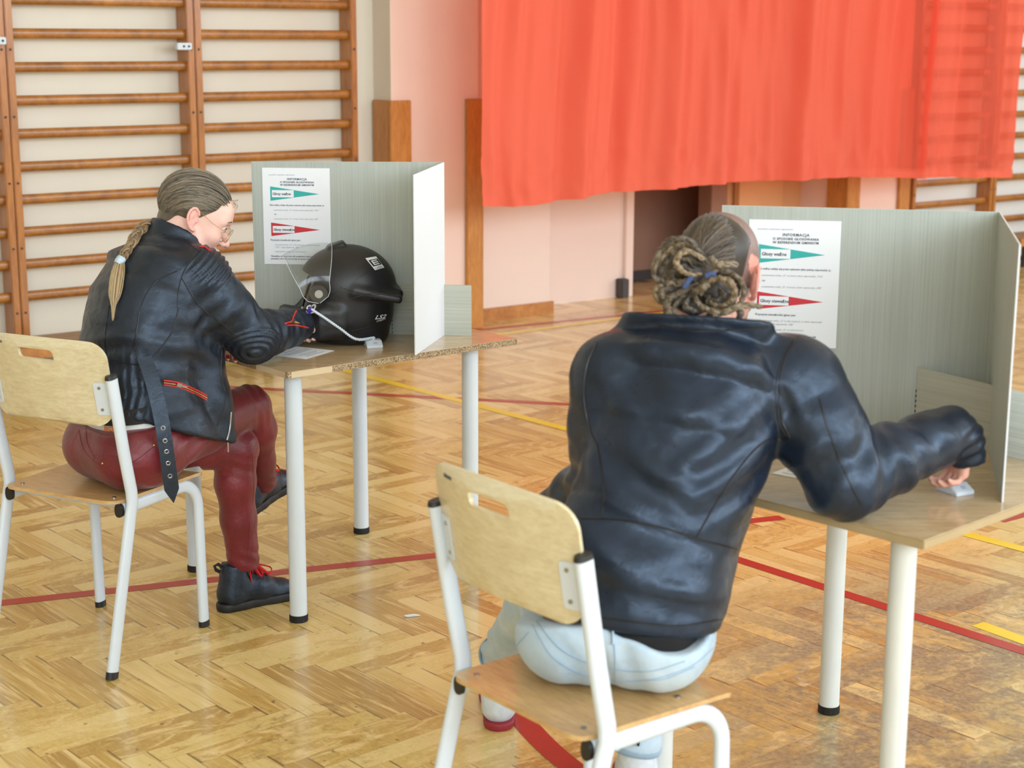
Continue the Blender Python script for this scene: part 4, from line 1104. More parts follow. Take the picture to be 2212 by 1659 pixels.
# ================================================================ people
UP = Vector((0, 0, 1))
def V(*a): return Vector(a)
class Local:
    """a frame: x forward, y left, z up"""
    def __init__(s, o, yaw, pitch=0.0, roll=0.0):
        ya, pi_, ro = math.radians(yaw), math.radians(pitch), math.radians(roll)
        s.f = V(math.cos(pi_)*math.sin(ya), math.cos(pi_)*math.cos(ya), -math.sin(pi_))
        l = V(-math.cos(ya), math.sin(ya), 0); u = s.f.cross(l)
        s.l = l*math.cos(ro)+u*math.sin(ro); s.u = s.f.cross(s.l); s.o = Vector(o); s.R = [s.f, s.l, s.u]
    def __call__(s, x, y, z): return s.o+s.f*x+s.l*y+s.u*z
    def inv(s, P):
        q = np.asarray(P)-A3(s.o); return np.stack([q@A3(s.f), q@A3(s.l), q@A3(s.u)], 1)
def hand(F, wrist, D, Nn, S, curl, k=1.0, thumb=(0.5, 0.75, 0.45), spread=0.0, tips=None):
    """five-fingered hand: D towards the fingers, Nn out of the palm, S towards the thumb"""
    D = Vector(D).normalized(); Nn = Vector(Nn); Nn = (Nn-D*Nn.dot(D)).normalized(); S = Vector(S); S = (S-D*S.dot(D)-Nn*S.dot(Nn)).normalized()
    w = Vector(wrist)
    P = lambda d, s, n: w+(D*d+S*s+Nn*n)*k
    for s0, s1 in ((0.020, 0.030), (0.006, 0.010), (-0.008, -0.010), (-0.020, -0.029)):
        F.add(rc(P(0.005, s0, 0), P(0.082, s1, 0.002), 0.0155*k, 0.0125*k), 0.012)
    F.add(rc(P(0.02, 0.022, 0.008), P(0.05, 0.030, 0.010), 0.014*k, 0.012*k), 0.01)
    out = []
    for i, (s, L, r) in enumerate(((0.030, 0.072, 0.0088), (0.010, 0.080, 0.0092), (-0.011, 0.075, 0.0088), (-0.030, 0.058, 0.0078))):
        p = P(0.086-abs(s-0.005)*0.12, s, 0.001); a = 0.0; pts = [p]; c = curl[i] if hasattr(curl, '__len__') else curl
        sp = S*(spread*(1.5-i)*0.12)
        for ph, (fr_, ca) in enumerate(((0.46, 0.8), (0.30, 1.0), (0.24, 0.7))):
            a += c*ca; d = (D*math.cos(a)+Nn*math.sin(a)+sp).normalized(); p = p+d*(L*fr_*k); pts.append(p)
        chain(F, pts, [r*k*1.05, r*k, r*k*0.92, r*k*0.72], 0.004); out.append((pts[-1], d))
    p0 = P(0.018, 0.024, 0.006); d = (D*thumb[0]+S*thumb[1]+Nn*thumb[2]).normalized(); p1 = p0+d*0.040*k
    d2 = (d+D*0.55+Nn*0.1).normalized(); p2 = p1+d2*0.032*k; d3 = (d2+D*0.3-S*0.15).normalized(); p3 = p2+d3*0.026*k
    chain(F, [p0, p1, p2, p3], [0.0135*k, 0.0115*k, 0.0105*k, 0.0078*k], 0.006); out.append((p3, d3))
    return out
def head(F, h, k=1.0, ear=1.0, male=False):
    a = lambda *p: h(*[q*k for q in p])
    E3 = lambda c, r, kk: F.add(ell(a(*c), [q*k for q in r], h.R), kk)
    C = lambda p, q, r0, r1, kk: F.add(rc(a(*p), a(*q), r0*k, r1*k), kk)
    E3((-0.014, 0, 0.036), (0.094, 0.074, 0.084), 0)
    E3((0.030, 0, -0.012), (0.060, 0.060, 0.085), 0.03)
    E3((0.028, 0, -0.070), (0.054, 0.049 if not male else 0.056, 0.042), 0.025)
    E3((0.068, 0, -0.098), (0.020, 0.022, 0.018), 0.02)
    for s in (-1, 1):
        E3((0.055, s*0.038, -0.030), (0.028, 0.024, 0.024), 0.02)
        C((0.0, s*0.062, -0.045), (0.060, s*0.030, -0.098), 0.014, 0.014, 0.025)
        C((0.086, s*0.012, 0.020), (0.068, s*0.046, 0.018), 0.0095, 0.008, 0.016)
    E3((0.070, 0, 0.045), (0.022, 0.045, 0.035), 0.03)
    for s in (-1, 1): F.cut(ell(a(0.093, s*0.031, 0.002), 0.0145*k), 0.012)
    for s in (-1, 1):
        F.add(ell(a(0.074, s*0.031, 0.001), 0.0125*k), 0.002)
        C((0.086, s*0.019, 0.006), (0.083, s*0.043, 0.003), 0.0035, 0.003, 0.004)
    C((0.086, 0, 0.010), (0.108, 0, -0.030), 0.0075, 0.0095, 0.010)
    E3((0.110, 0, -0.036), (0.0105, 0.0105, 0.009), 0.006)
    for s in (-1, 1): E3((0.099, s*0.0125, -0.038), (0.0095, 0.0065, 0.0075), 0.005)
    C((0.087, -0.021, -0.067), (0.0945, 0, -0.0635), 0.0045, 0.0065, 0.006); C((0.087, 0.021, -0.067), (0.0945, 0, -0.0635), 0.0045, 0.0065, 0.006)
    C((0.085, -0.018, -0.0755), (0.0915, 0, -0.0765), 0.005, 0.0072, 0.006); C((0.085, 0.018, -0.0755), (0.0915, 0, -0.0765), 0.005, 0.0072, 0.006)
    F.cut(rc(a(0.098, -0.022, -0.0705), a(0.098, 0.022, -0.0705), 0.0032*k), 0.003)
    for s in (-1, 1):
        e = Local(a(-0.008, s*0.072, -0.004), 0); tilt = 0.22
        ax = (h.f*math.cos(tilt)+h.u*math.sin(tilt)); ay = (h.u*math.cos(tilt)-h.f*math.sin(tilt)); out = h.l*s
        q = lambda x, y, o: a(-0.008, s*0.072, -0.004)+(ax*x+ay*y+out*o)*k*ear
        rim = []
        for i in range(13):
            th = math.radians(20+i*22); rx, ry = 0.0165, 0.027
            x = rx*math.cos(th)-0.004; y = ry*math.sin(th)+0.004
            if i > 8: y -= 0.004*(i-8)*0.5; x += 0.0012*(i-8)
            rim.append(q(x, y, 0.012-0.010*(x+0.004)/0.0165*0.9))
        chain(F, rim, [0.0036*k]+[0.0040*k]*9+[0.0045*k, 0.0052*k, 0.0056*k], 0.002)
        F.add(ell(q(-0.004, 0.002, 0.006), (0.015*k, 0.0045*k, 0.026*k), [ax*0.85-out*0.5, out*0.85+ax*0.5, ay]), 0.004)
        chain(F, [q(-0.010, -0.012, 0.010), q(-0.011, 0.004, 0.011), q(-0.003, 0.017, 0.009)], [0.003*k, 0.0035*k, 0.003*k], 0.003)
        F.add(ell(q(0.008, -0.004, 0.006), (0.004*k, 0.003*k, 0.006*k), [ax, out, ay]), 0.003)
        F.cut(ell(q(0.0, -0.003, 0.0125), (0.0065*k, 0.006*k, 0.010*k), [ax, out, ay]), 0.004)
SKIN_W = (234, 190, 176); SKIN_M = (222, 168, 150)
def skin_tint(me, base, h, k, spots=(), scalp=None):
    b = np.array(lin(base))
    def fn(co, no):
        c = np.tile(b, (len(co), 1)); q = h.inv(co)/k
        def blend(mask, colour): c[:] = c*(1-mask[:, None])+np.array(lin(colour))*mask[:, None]
        cheek = np.exp(-(((q[:, 0]-0.06)/0.03)**2+((np.abs(q[:, 1])-0.045)/0.025)**2+((q[:, 2]+0.03)/0.03)**2)); blend(cheek*0.35, (226, 150, 140))
        ear = ((np.abs(q[:, 1]) > 0.0705) & (np.abs(q[:, 0]+0.01) < 0.04) & (np.abs(q[:, 2]) < 0.05)).astype(float); blend(ear*0.35, (220, 130, 125))
        nose = np.exp(-(((q[:, 0]-0.11)/0.012)**2+(q[:, 1]/0.014)**2+((q[:, 2]+0.036)/0.012)**2)); blend(np.clip(nose, 0, 1)*0.35, (216, 130, 122))
        lip = np.clip(1-np.abs(q[:, 2]+0.0705)/0.011, 0, 1)*np.clip((q[:, 0]-0.084)/0.004, 0, 1)*np.clip(1-np.abs(q[:, 1])/0.024, 0, 1); blend(np.clip(lip*2.2, 0, 1)*0.85, (176, 74, 78))
        if scalp is not None: scalp(q, blend)
        for p, r, col in spots:
            m = np.clip((1-np.linalg.norm(co-A3(p), axis=1)/r)*4, 0, 1); blend(m, col)
        return c
    pigment(me, fn)
def strands(name, paths, cols, parent, r=0.0016, seg=5):
    mb = MB(); cc_ = []
    for (pts, col, rr) in paths:
        n0 = len(mb.v); n = len(pts)
        rs = [rr*(0.5+0.5*math.sin(math.pi*min(1, (i+0.6)/n*1.0)))*(1 if i < n-1 else 0.3) for i in range(n)]
        mb.tube(pts, rs, seg, True); cc_ += [lin(col)+(1,)]*(len(mb.v)-n0)
    me = mb.mesh(name); a = me.color_attributes.new('pigment', 'FLOAT_COLOR', 'POINT'); a.data.foreach_set('color', np.array(cc_, 'f').ravel())
    return link(name, me, 'hair', parent, True)
def jitter(c, s): q = random.uniform(-s, s); return tuple(max(0, min(255, v+q)) for v in c)

# ---------------------------------------------------------------- the seated person on the left
def shoe(name, parent, heel, toe_dir, up_dir, mat_up, mat_sole, shaft=0.125, kk=1.0, lace=None, tab=None, sole_h=0.026, tk=1.0):
    """a high-top shoe; heel = point on the ground under the back of the heel"""
    f = Vector(toe_dir).normalized(); u = Vector(up_dir); u = (u-f*u.dot(f)).normalized(); l = u.cross(f); R = [f, l, u]; o = Vector(heel)
    g = lambda x, y, z: o+f*(x*kk)+l*(y*kk)+u*(z*kk)
    lo = o-V(0.36, 0.36, 0.3); hi = o+V(0.36, 0.36, 0.36)
    prof = [(0.030, 0.036, 0.0), (0.07, 0.036, 0), (0.12, 0.036, 0.002), (0.175, 0.046, 0.004), (0.215, 0.045, 0.0), (0.245, 0.034, -0.003)]
    S = Field(lo, hi, 0.0035)
    for (x0, w0, y0), (x1, w1, y1) in zip(prof[:-1], prof[1:]):
        S.add(rc(g(x0, y0, 0.013), g(x1, y1, 0.013), w0*kk*0.99, w1*kk*0.99), 0.01)
    S.cut(half(g(0, 0, sole_h), -u, lo, hi), 0.002); S.cut(half(g(0, 0, 0.0), u, lo, hi), 0.003)
    # half() keeps the side away from the normal
    so = S.mesh('sole')
    U_ = Field(lo, hi, 0.0035)
    U_.add(rc(g(0.036, 0, 0.045), g(0.036, 0, 0.05), 0.034*kk, 0.034*kk))
    U_.add(rc(g(0.04, 0, 0.05), g(0.052, 0, shaft), 0.036*kk, 0.040*kk), 0.02)
    U_.add(rc(g(0.05, 0, 0.045), g(0.13, 0, 0.050), 0.035*kk, 0.036*kk), 0.02)
    U_.add(rc(g(0.06, 0, 0.085), g(0.14, 0, 0.055), 0.034*kk, 0.032*kk), 0.03)
    U_.add(rc(g(0.13, 0.002, 0.040), g(0.20, 0.002, 0.030), 0.035*kk, 0.033*kk), 0.025)
    U_.add(rc(g(0.19, 0.002, 0.028), g(0.238, -0.002, 0.026), 0.036*kk, 0.024*kk), 0.02)
    U_.cut(half(g(0, 0, sole_h-0.008), u, lo, hi), 0.002); U_.cut(half(g(0.05, 0, shaft+0.012), -u*0.97-f*0.25, lo, hi), 0.002)
    me = U_.mesh(name); relax(me, 1); displace(me, lambda co, no: 0.0016*vnoise(co*38))
    s_ = link(name, me, mat_up, parent); so_ = link('sole', so, mat_sole, s_)
    if lace:
        ent = [(0.088, 0.105), (0.103, 0.092), (0.120, 0.080), (0.137, 0.070), (0.154, 0.062)]
        tr_ = bvh_of(me)
        def surf(x, y, z, lift=0.003):
            h = tr_.ray_cast(g(x, y, 0.3), -u)
            return (h[0]+h[1]*lift) if h[0] is not None else g(x, y, z)
        m = MB()
        for (x, z), (x2, z2) in zip(ent[:-1], ent[1:]):
            for s in (-1, 1): m.tube(spline([surf(x, s*0.017, z), surf((x+x2)/2, 0, z, 0.006), surf(x2, -s*0.017, z2)], 4), 0.0034, 6, ratio=0.5)
        c = surf(0.086, 0, 0.105, 0.006)
        for s, dx, dz in ((-1, 0.03, -0.035), (1, 0.03, -0.03), (-1, 0.055, -0.030), (1, 0.05, -0.028)):
            e = c+l*(s*0.046*kk)+f*(dx*kk)+u*(dz*kk)
            m.tube(spline([c, c+l*(s*0.022)+u*0.006+f*dx*0.3, e, c+l*(s*0.030)+f*(dx*1.25)+u*(dz*0.6), c+f*0.012+l*s*0.008], 6), 0.0036, 6, ratio=0.5)
        e = c-l*0.034+u*(-0.052)+f*0.004
        m.tube(spline([c, c-l*0.026+u*0.002, c-l*0.034-u*0.02, e], 6), 0.0042, 6, ratio=0.5)
        e = c+l*0.034+u*(-0.050)+f*0.004
        m.tube(spline([c, c+l*0.026+u*0.002, c+l*0.034-u*0.02, e], 6), 0.0042, 6, ratio=0.5)
        m.build('laces', lace, s_, True)
    if tab:
        b = g(0.008, 0, shaft-0.004); MB().tube([b, b-f*0.014*tk+u*0.010*tk, b-f*0.018*tk+u*0.022*tk, b-f*0.006*tk+u*0.026*tk, b+f*0.006*tk+u*0.014*tk], 0.005*tk, 8, ratio=0.45).build('pull_tab', tab, s_, True)
    return s_
def woman():
    C = V(-1.045, 4.385, 0.56); pf = V(math.sin(math.radians(50)), math.cos(math.radians(50)), 0); pl_ = V(-pf.y, pf.x, 0)
    t = thing('person', 'seated person in black leather jacket and burgundy trousers, long braid down the back', 'person', (C.x, C.y, 0))
    hd = Local((-0.893, 4.600, 1.165), 75, 26, -2)
    # --- body under the clothes: one skin
    F = Field((-1.30, 4.18, 0.50), (-0.42, 5.06, 1.33), 0.0034)
    head(F, hd)
    F.add(rc(hd(-0.022, 0, -0.055), V(-0.960, 4.555, 1.075), 0.050, 0.056), 0.03)
    F.add(rc(hd(-0.03, 0, -0.02), V(-0.968, 4.55, 1.09), 0.046, 0.05), 0.03)
    F.add(loft([(V(-1.03, 4.40, 0.58), pl_, pf, 0.13, 0.09), (V(-1.02, 4.45, 0.80), pl_, pf, 0.12, 0.085), (V(-0.99, 4.53, 0.99), pl_, pf, 0.14, 0.08), (V(-0.965, 4.56, 1.05), pl_, pf, 0.08, 0.06)]), 0.02)
    RS, RE, RW = V(-0.858, 4.462, 1.014), V(-0.726, 4.515, 0.838), V(-0.627, 4.712, 0.838)
    LSh, LE, LW = V(-1.06, 4.72, 1.01), V(-0.95, 4.80, 0.80), V(-0.822, 4.700, 0.800)
    chain(F, [V(-0.93, 4.53, 1.03), RS, RE, RW], [0.05, 0.045, 0.036, 0.025], 0.01)
    chain(F, [V(-1.0, 4.62, 1.03), LSh, LE, LW], [0.05, 0.045, 0.036, 0.025], 0.01)
    hand(F, RW+V(0.006, 0.014, -0.004), V(0.30, 0.85, -0.22), V(-0.3, -0.1, -0.9), V(-0.85, 0.4, 0.1), (1.15, 1.2, 1.25, 1.25), 0.78, (0.6, 0.5, 0.5))
    tipsL = hand(F, LW, V(0.30, -0.93, -0.10), V(0.10, 0.05, -1.0), V(0.90, 0.30, 0.0), (0.25, 0.2, 0.22, 0.25), 0.95, (0.85, 0.30, -0.05))
    me = F.mesh('body'); relax(me, 1, 0.3)
    skin_tint(me, SKIN_W, hd, 1.0, [(tipsL[4][0]+V(0, 0, 0.008), 0.0095, (190, 20, 36))]+[(p+V(0, 0, 0.007), 0.008, (190, 20, 36)) for p, d in tipsL[:4]])
    body = link('body', me, 'skin', t)
    for s in (-1, 1):
        e = MB().ball(hd(0.0765, s*0.031, 0.001), 0.0118, 14, 10).build('eye', 'eye_white', body, True)
        MB().ball(hd(0.0855, s*0.031, -0.001), 0.0045, 10, 6).build('iris', 'dark_base', e, True)
        MB().tube(spline([hd(0.0875, s*0.018, 0.007), hd(0.0905, s*0.031, 0.007), hd(0.084, s*0.045, 0.003)], 5), 0.0011, 5).build('eyelashes', 'dark_base', body, True)
        MB().tube(spline([hd(0.0955, s*0.014, 0.026), hd(0.0945, s*0.030, 0.030), hd(0.083, s*0.047, 0.024)], 5), [0.0022]*5+[0.0018]*5+[0.001], 6, ratio=0.5).build('eyebrow', 'belt_brown', body, True)
    # --- jacket
    tw = lambda a: (V(-math.cos(math.radians(a)), math.sin(math.radians(a)), 0), V(math.sin(math.radians(a)), math.cos(math.radians(a)), 0))
    l1, f1 = tw(48); l2, f2 = tw(52); lean = V(0, 0, 0)
    J = Field((-1.36, 4.12, 0.44), (-0.48, 5.06, 1.20), 0.005)
    J.add(loft([(V(-1.005, 4.415, 0.54), l1, f1, 0.190, 0.185), (V(-1.022, 4.415, 0.64), l1, f1, 0.182, 0.165), (V(-1.035, 4.425, 0.715), l1, f1, 0.170, 0.142), (V(-1.03, 4.455, 0.82), l1, f1, 0.190, 0.150),
        (V(-1.008, 4.505, 0.93), l2, f2, 0.200, 0.150), (V(-0.985, 4.54, 1.015), l2, f2, 0.192, 0.122), (V(-0.965, 4.558, 1.062), l2, f2, 0.125, 0.085), (V(-0.955, 4.565, 1.085), l2, f2, 0.08, 0.07)], 2.1), 0.03)
    J.add(rc(V(-0.90, 4.50, 0.88), V(-0.852, 4.478, 0.66), 0.085, 0.060), 0.05)
    J.add(rc(V(-0.852, 4.478, 0.66), V(-0.820, 4.476, 0.56), 0.060, 0.047), 0.04)
    chain(J, [V(-0.93, 4.52, 1.03), RS+V(-0.004, 0, 0.0), RS.lerp(RE, 0.5)+V(-0.006, -0.008, 0), RE, RE.lerp(RW, 0.35), RE.lerp(RW, 0.75), RW+V(0.010, 0.020, 0)], [0.085, 0.080, 0.074, 0.066, 0.060, 0.052, 0.047], 0.028)
    chain(J, [V(-1.0, 4.62, 1.02), LSh, LSh.lerp(LE, 0.5), LE, LE.lerp(LW, 0.5), LW+V(-0.02, 0.01, 0.0)], [0.085, 0.078, 0.07, 0.063, 0.055, 0.046], 0.03)
    # stand collar
    nb0, nb1 = V(-0.962, 4.556, 1.055), V(-0.935, 4.585, 1.135)
    J.add(rc(nb0, nb1, 0.082, 0.080), 0.012)
    J.cut(rc(nb0+(nb1-nb0)*0.35, nb1+(nb1-nb0)*0.6, 0.064, 0.071), 0.003)
    J.cut(half(nb1+V(-0.01, -0.01, 0.0), -((nb1-nb0).normalized()+V(0.12, 0.05, 0)), V(-1.1, 4.4, 1.08), V(-0.8, 4.75, 1.22)), 0.004)
    # hem: higher at the back than at the front
    J.cut(half(V(-1.03, 4.29, 0.655), V(0.285, 0.245, 1), V(-1.36, 4.1, 0.44), V(-0.48, 5.06, 0.78)), 0.010)
    # sleeve mouths
    J.cut(rc(RW+V(0.0, 0.002, -0.001), RW+V(0.045, 0.09, 0.0), 0.037), 0.003); J.cut(rc(LW, LW+V(0.08, -0.06, 0.0), 0.036), 0.003)
    dW = (RW-RE).normalized(); J.cut(half(RW+dW*0.022, -dW, RW-V(0.12, 0.12, 0.12), RW+V(0.12, 0.16, 0.12)), 0.003)
    me = J.mesh('jacket'); relax(me, 2)
    pad = A3(RE+V(0.010, -0.050, -0.030)); shl = A3(RS+V(0.03, -0.03, 0.06))
    ud = A3((RE-RS).normalized())
    def dj(co, no):
        d = folds(co, [(RE+V(0.02, 0.03, 0.05), 0.11, RW-RE, 0.045, 0.0055), (RS+V(0.02, 0, -0.08), 0.12, V(0.4, 0.3, -0.8), 0.06, 0.005), (V(-1.04, 4.35, 0.70), 0.19, V(0.6, -0.75, 0.15), 0.017, 0.0026),
            (V(-0.95, 4.40, 0.82), 0.16, V(0.3, 0.1, 1), 0.07, 0.006), (V(-1.1, 4.36, 0.85), 0.16, V(-0.2, 0, 1), 0.06, 0.004), (RE.lerp(RW, 0.65), 0.09, RW-RE, 0.035, 0.004), (V(-0.88, 4.44, 0.62), 0.12, V(1, 0.5, 0.4), 0.07, 0.004), (V(-1.13, 4.4, 0.76), 0.1, V(0.1, 0, 1), 0.045, 0.005)])
        r = np.sqrt(np.sum(((co-pad)*np.array([0.8, 1.0, 1.15]))**2, axis=1)); m = np.clip((0.088-r)/0.02, 0, 1)
        d = d*(1-m)+m*(0.0032*np.cos(r/0.0150*2*np.pi)+0.002)
        s = (co-A3(RS))@ud; q = np.linalg.norm(co-shl, axis=1); m2 = np.clip((0.095-q)/0.025, 0, 1)*np.clip((s+0.075)/0.01, 0, 1)
        d = d*(1-m2)+m2*(0.0030*np.cos(s/0.0165*2*np.pi)+0.001)
        return d+0.0022*vnoise(co*17)+0.0010*vnoise(co*47)
    displace(me, dj)
    jk = link('jacket', me, 'leather_woman', t); jk['label'] = 'black leather motorcycle jacket with red piping'
    tree = bvh_of(me)
    for pts in ([(434, 540), (400, 580), (386, 625), (383, 665)], [(383, 585), (335, 610), (305, 660), (290, 740), (266, 800)], [(386, 665), (370, 720), (330, 770), (300, 800)], [(236, 660), (228, 710), (226, 750), (232, 775)], [(392, 600), (430, 660), (480, 700), (510, 728)], [(228, 775), (270, 785), (320, 790)], [(352, 505), (390, 515), (430, 542)], [(480, 750), (478, 810), (488, 860), (470, 920)]):
        q = seam(tree, pts, 0.0002)
        if len(q) > 4: MB().tube(q, 0.0017, 6).build('seam', 'piping_black', jk, True)
    def zipper(pts, pull):
        q = seam(tree, pts, 0.0012, 14)
        if len(q) < 5: return
        k = A3((q[-1]-q[0]).normalized()); up_ = UP
        z = MB().tube([p for p in q], 0.0026, 6).build('zip_teeth', 'brass', jk, True)
        for s in (-1, 1): MB().tube([p+up_*(s*0.0062) for p in q], 0.0023, 6).build('zip_piping', 'piping_red', jk, True)
        if pull is not None:
            i = int(len(q)*pull); a = q[i]; d = (q[min(i+3, len(q)-1)]-q[max(i-3, 0)]).normalized(); n = (EYE-a).normalized()
            MB().box((-0.010, -0.0045, 0), (0.010, 0.0045, 0.004), frame(a+n*0.002, d, n.cross(d).normalized(), n)).build('zip_pull', 'steel', jk, bevel=0.001)
            MB().box((0.008, -0.003, 0.002), (0.028, 0.003, 0.004), frame(a+n*0.003, d, n.cross(d).normalized(), n)).build('zip_tab', 'steel', jk, bevel=0.001)
    zipper([(353, 826), (385, 832), (420, 846), (447, 860)], 0.35)
    for pts, mt in (([(614, 700), (622, 697), (630, 694), (634, 684), (640, 672)], 'piping_red'), ([(620, 703), (640, 703), (665, 708)], 'piping_red'), ([(625, 698), (637, 696), (648, 699)], 'brass'), ([(432, 532), (445, 536), (456, 544)], 'piping_red'), ([(499, 890), (496, 925), (490, 950)], 'steel')):
        q = seam(tree, pts, 0.001, 8)
        if len(q) > 3: MB().tube(q, 0.0024, 6).build('sleeve_zip' if pts[0][0] > 600 else 'edge_piping', mt, jk, True)
    MB().box((-0.0015, -0.004, -0.028), (0.0015, 0.004, 0.0), Matrix.Translation(at(493, 955, 4.44))).build('zip_pull', 'steel', jk)
    # belt strap hanging over the chair
    path = [at(312, 772, 4.262), at(327, 815, 4.242), at(341, 870, 4.222), at(353, 930, 4.205), at(363, 1000, 4.205), at(375, 1086, 4.222)]
    P = spline(path, 12); vs, fs = [], []; n = len(P)
    for i, p in enumerate(P):
        d = (P[min(i+1, n-1)]-P[max(0, i-1)]).normalized(); view = (p-EYE).normalized(); s = d.cross(V(-0.35, 0.94, 0)).normalized(); nn = s.cross(d).normalized()
        w = 0.0195 if i < n-4 else 0.0195*(n-1-i)/4*0.98+0.0006
        for a, b in ((-1, -1), (1, -1), (1, 1), (-1, 1)): vs.append(p+s*(a*w)+nn*(b*0.0016))
        if i:
            o = 4*i
            for k in range(4): fs.append((o-4+k, o-4+(k+1) % 4, o+(k+1) % 4, o+k))
    mb = MB(); mb.add(vs, fs+[(0, 1, 2, 3), tuple(4*(n-1)+k for k in (3, 2, 1, 0))])
    bs = mb.build('belt_strap', 'leather_woman', t, True); bs['label'] = 'black leather belt strap with metal eyelets'
    for y in (925, 951, 974, 999, 1024):
        i = min(range(n), key=lambda j: abs(A3(P[j])[2]-at(355+(y-925)*0.16, y, 4.21).z)); p = P[i]; d = (P[min(i+1, n-1)]-P[max(0, i-1)]).normalized(); s = d.cross(V(-0.35, 0.94, 0)).normalized(); nn = s.cross(d).normalized()
        if nn.dot(EYE-p) < 0: nn = -nn
        ring = [p+nn*0.002+s*(0.0052*math.cos(a))+d*(0.0052*math.sin(a)) for a in np.linspace(0, 2*math.pi, 17)[:-1]]
        MB().tube(ring, 0.0014, 6, closed=True).build('eyelet', 'steel', bs, True)
    # --- trousers
    HR, HL = C-pl_*0.085+V(0, -0.01, 0.0), C+pl_*0.085-pf*0.01
    KR = V(-0.772, 4.690, 0.600); KL = V(-0.796, 4.600, 0.495)
    AL = V(-0.792, 4.632, 0.135); AR = V(-0.762, 4.835, 0.330)
    Tt = Field((-1.36, 4.14, 0.06), (-0.56, 5.0, 0.75), 0.005)
    Tt.add(ell(C+V(-0.015, -0.01, 0.0), (0.140, 0.180, 0.110), [pf, pl_, UP]), 0)
    Tt.add(loft([(C+V(0, 0, 0.02), pl_, pf, 0.165, 0.13), (C+V(0.005, 0.01, 0.085), pl_, pf, 0.150, 0.118)]), 0.03)
    Tt.add(ell(HR-pf*0.035+V(0, 0, -0.005), (0.115, 0.100, 0.098), [pf, pl_, UP]), 0.03); Tt.add(ell(HL-pf*0.035+V(0, 0, -0.005), (0.115, 0.100, 0.098), [pf, pl_, UP]), 0.03)
    chain(Tt, [HR, HR.lerp(KR, 0.5)+V(0, 0, 0.01), KR], [0.095, 0.082, 0.062], 0.02)
    chain(Tt, [HL, HL.lerp(KL, 0.5), KL], [0.095, 0.080, 0.060], 0.015)
    chain(Tt, [KL, KL.lerp(AL, 0.28)+V(-0.010, -0.010, 0), KL.lerp(AL, 0.6)+V(-0.006, -0.006, 0), AL], [0.058, 0.057, 0.051, 0.046], 0.02)
    chain(Tt, [KR, KR.lerp(AR, 0.3)+V(0.012, 0.0, 0), KR.lerp(AR, 0.7), AR], [0.060, 0.056, 0.048, 0.044], 0.02)
    Tt.cut(half(V(0, 0, 0.4655), UP, V(-1.30, 4.10, 0.40), V(-0.92, 4.62, 0.48)), 0.006)
    Tt.cut(half(C+V(0, 0, 0.082), pf*0.14-UP, V(-1.36, 4.1, 0.60), V(-0.7, 4.7, 0.76)), 0.004)
    Tt.cut(half(AL+V(0, 0, -0.012), UP, AL-V(0.1, 0.1, 0.09), AL+V(0.1, 0.1, 0.03)), 0.003)
    dA = (AR-KR).normalized(); Tt.cut(half(AR+dA*0.012, -dA, AR-V(0.1, 0.1, 0.1), AR+V(0.1, 0.1, 0.06)), 0.003)
    me = Tt.mesh('trousers'); relax(me, 2)
    displace(me, lambda co, no: folds(co, [(KR, 0.10, V(1, 0.6, 0.3), 0.030, 0.0022), (KL+V(0, 0, -0.03), 0.09, V(0.6, 0, 1), 0.040, 0.0016), (AL+V(0, 0, 0.03), 0.07, V(0.5, 0.2, 1), 0.030, 0.0022), (AR+V(0, 0, 0.03), 0.08, V(0.5, 0, 1), 0.030, 0.0022), (HR+pf*0.1, 0.12, V(0.7, 0.2, -0.7), 0.045, 0.004), (HR-pf*0.05, 0.15, V(0.3, 0.1, 1), 0.06, 0.002)])+0.0018*vnoise(co*15))
    tro = link('trousers', me, 'trousers_burgundy', t); tree2 = bvh_of(me)
    for pts in ([(170, 930), (183, 975), (215, 1005), (240, 1020)], [(200, 980), (230, 984), (260, 988)], [(545, 980), (548, 1060), (540, 1140), (536, 1200)], [(332, 965), (300, 990), (285, 1000)], [(185, 925), (190, 960), (205, 990)]):
        q = seam(tree2, pts, 0.0002)
        if len(q) > 4: MB().tube(q, 0.0014, 6).build('seam', 'trousers_burgundy', tro, True)
    for (x, y) in ((332, 962), (222, 1001)):
        q = cast(tree2, x, y, 0.001)
        if q: MB().ball(q, 0.0038, 10, 6).build('rivet', 'brass', tro, True)
    # waist pack webbing and the printed waistband
    def ring(zoff, h, grow, name, mat, a0=0, a1=360):
        vs, fs = [], []; N = 64
        for i in range(N+1):
            a = math.radians(a0+(a1-a0)*i/N); p = C+V(0.003, 0.006, 0)+pf*(-(0.120+grow)*math.cos(a))+pl_*((0.152+grow)*math.sin(a))
            n_ = (p-C).normalized(); tilt = -0.14*(p-C).dot(pf)
            for dz, o in ((zoff, 0), (zoff+h, -0.004), (zoff+h, -0.010), (zoff, -0.006)): vs.append(p+V(0, 0, dz-tilt)+V(n_.x, n_.y, 0)*o)
            if i:
                b = 4*i
                for k in range(4): fs.append((b-4+k, b-4+(k+1) % 4, b+(k+1) % 4, b+k))
        return MB().add(vs, fs).build(name, mat, t, True)
    bw = ring(0.072, 0.034, 0.006, 'waistband', 'band_white')
    F_ = (C-pf*0.129-pl_*0.0+V(0, 0, 0.0))
    dtree = bvh_of(bw.data)
    tm = text_mesh('REPO', 1, 'LEFT', 0, 0, 1.05, 0.03)
    bm = bmesh.new(); bm.from_mesh(tm); bmesh.ops.triangulate(bm, faces=bm.faces)
    for v_ in bm.verts:
        a = math.radians(23+v_.co.x*8.6); p = C+V(0.003, 0.006, 0)+pf*(-0.1285*math.cos(a))-pl_*(0.1605*math.sin(a)); n_ = V(p.x-C.x, p.y-C.y, 0).normalized()
        tilt = -0.14*(p-C).dot(pf); v_.co = p+V(0, 0, 0.0755+0.028*v_.co.y-tilt)+n_*0.0012
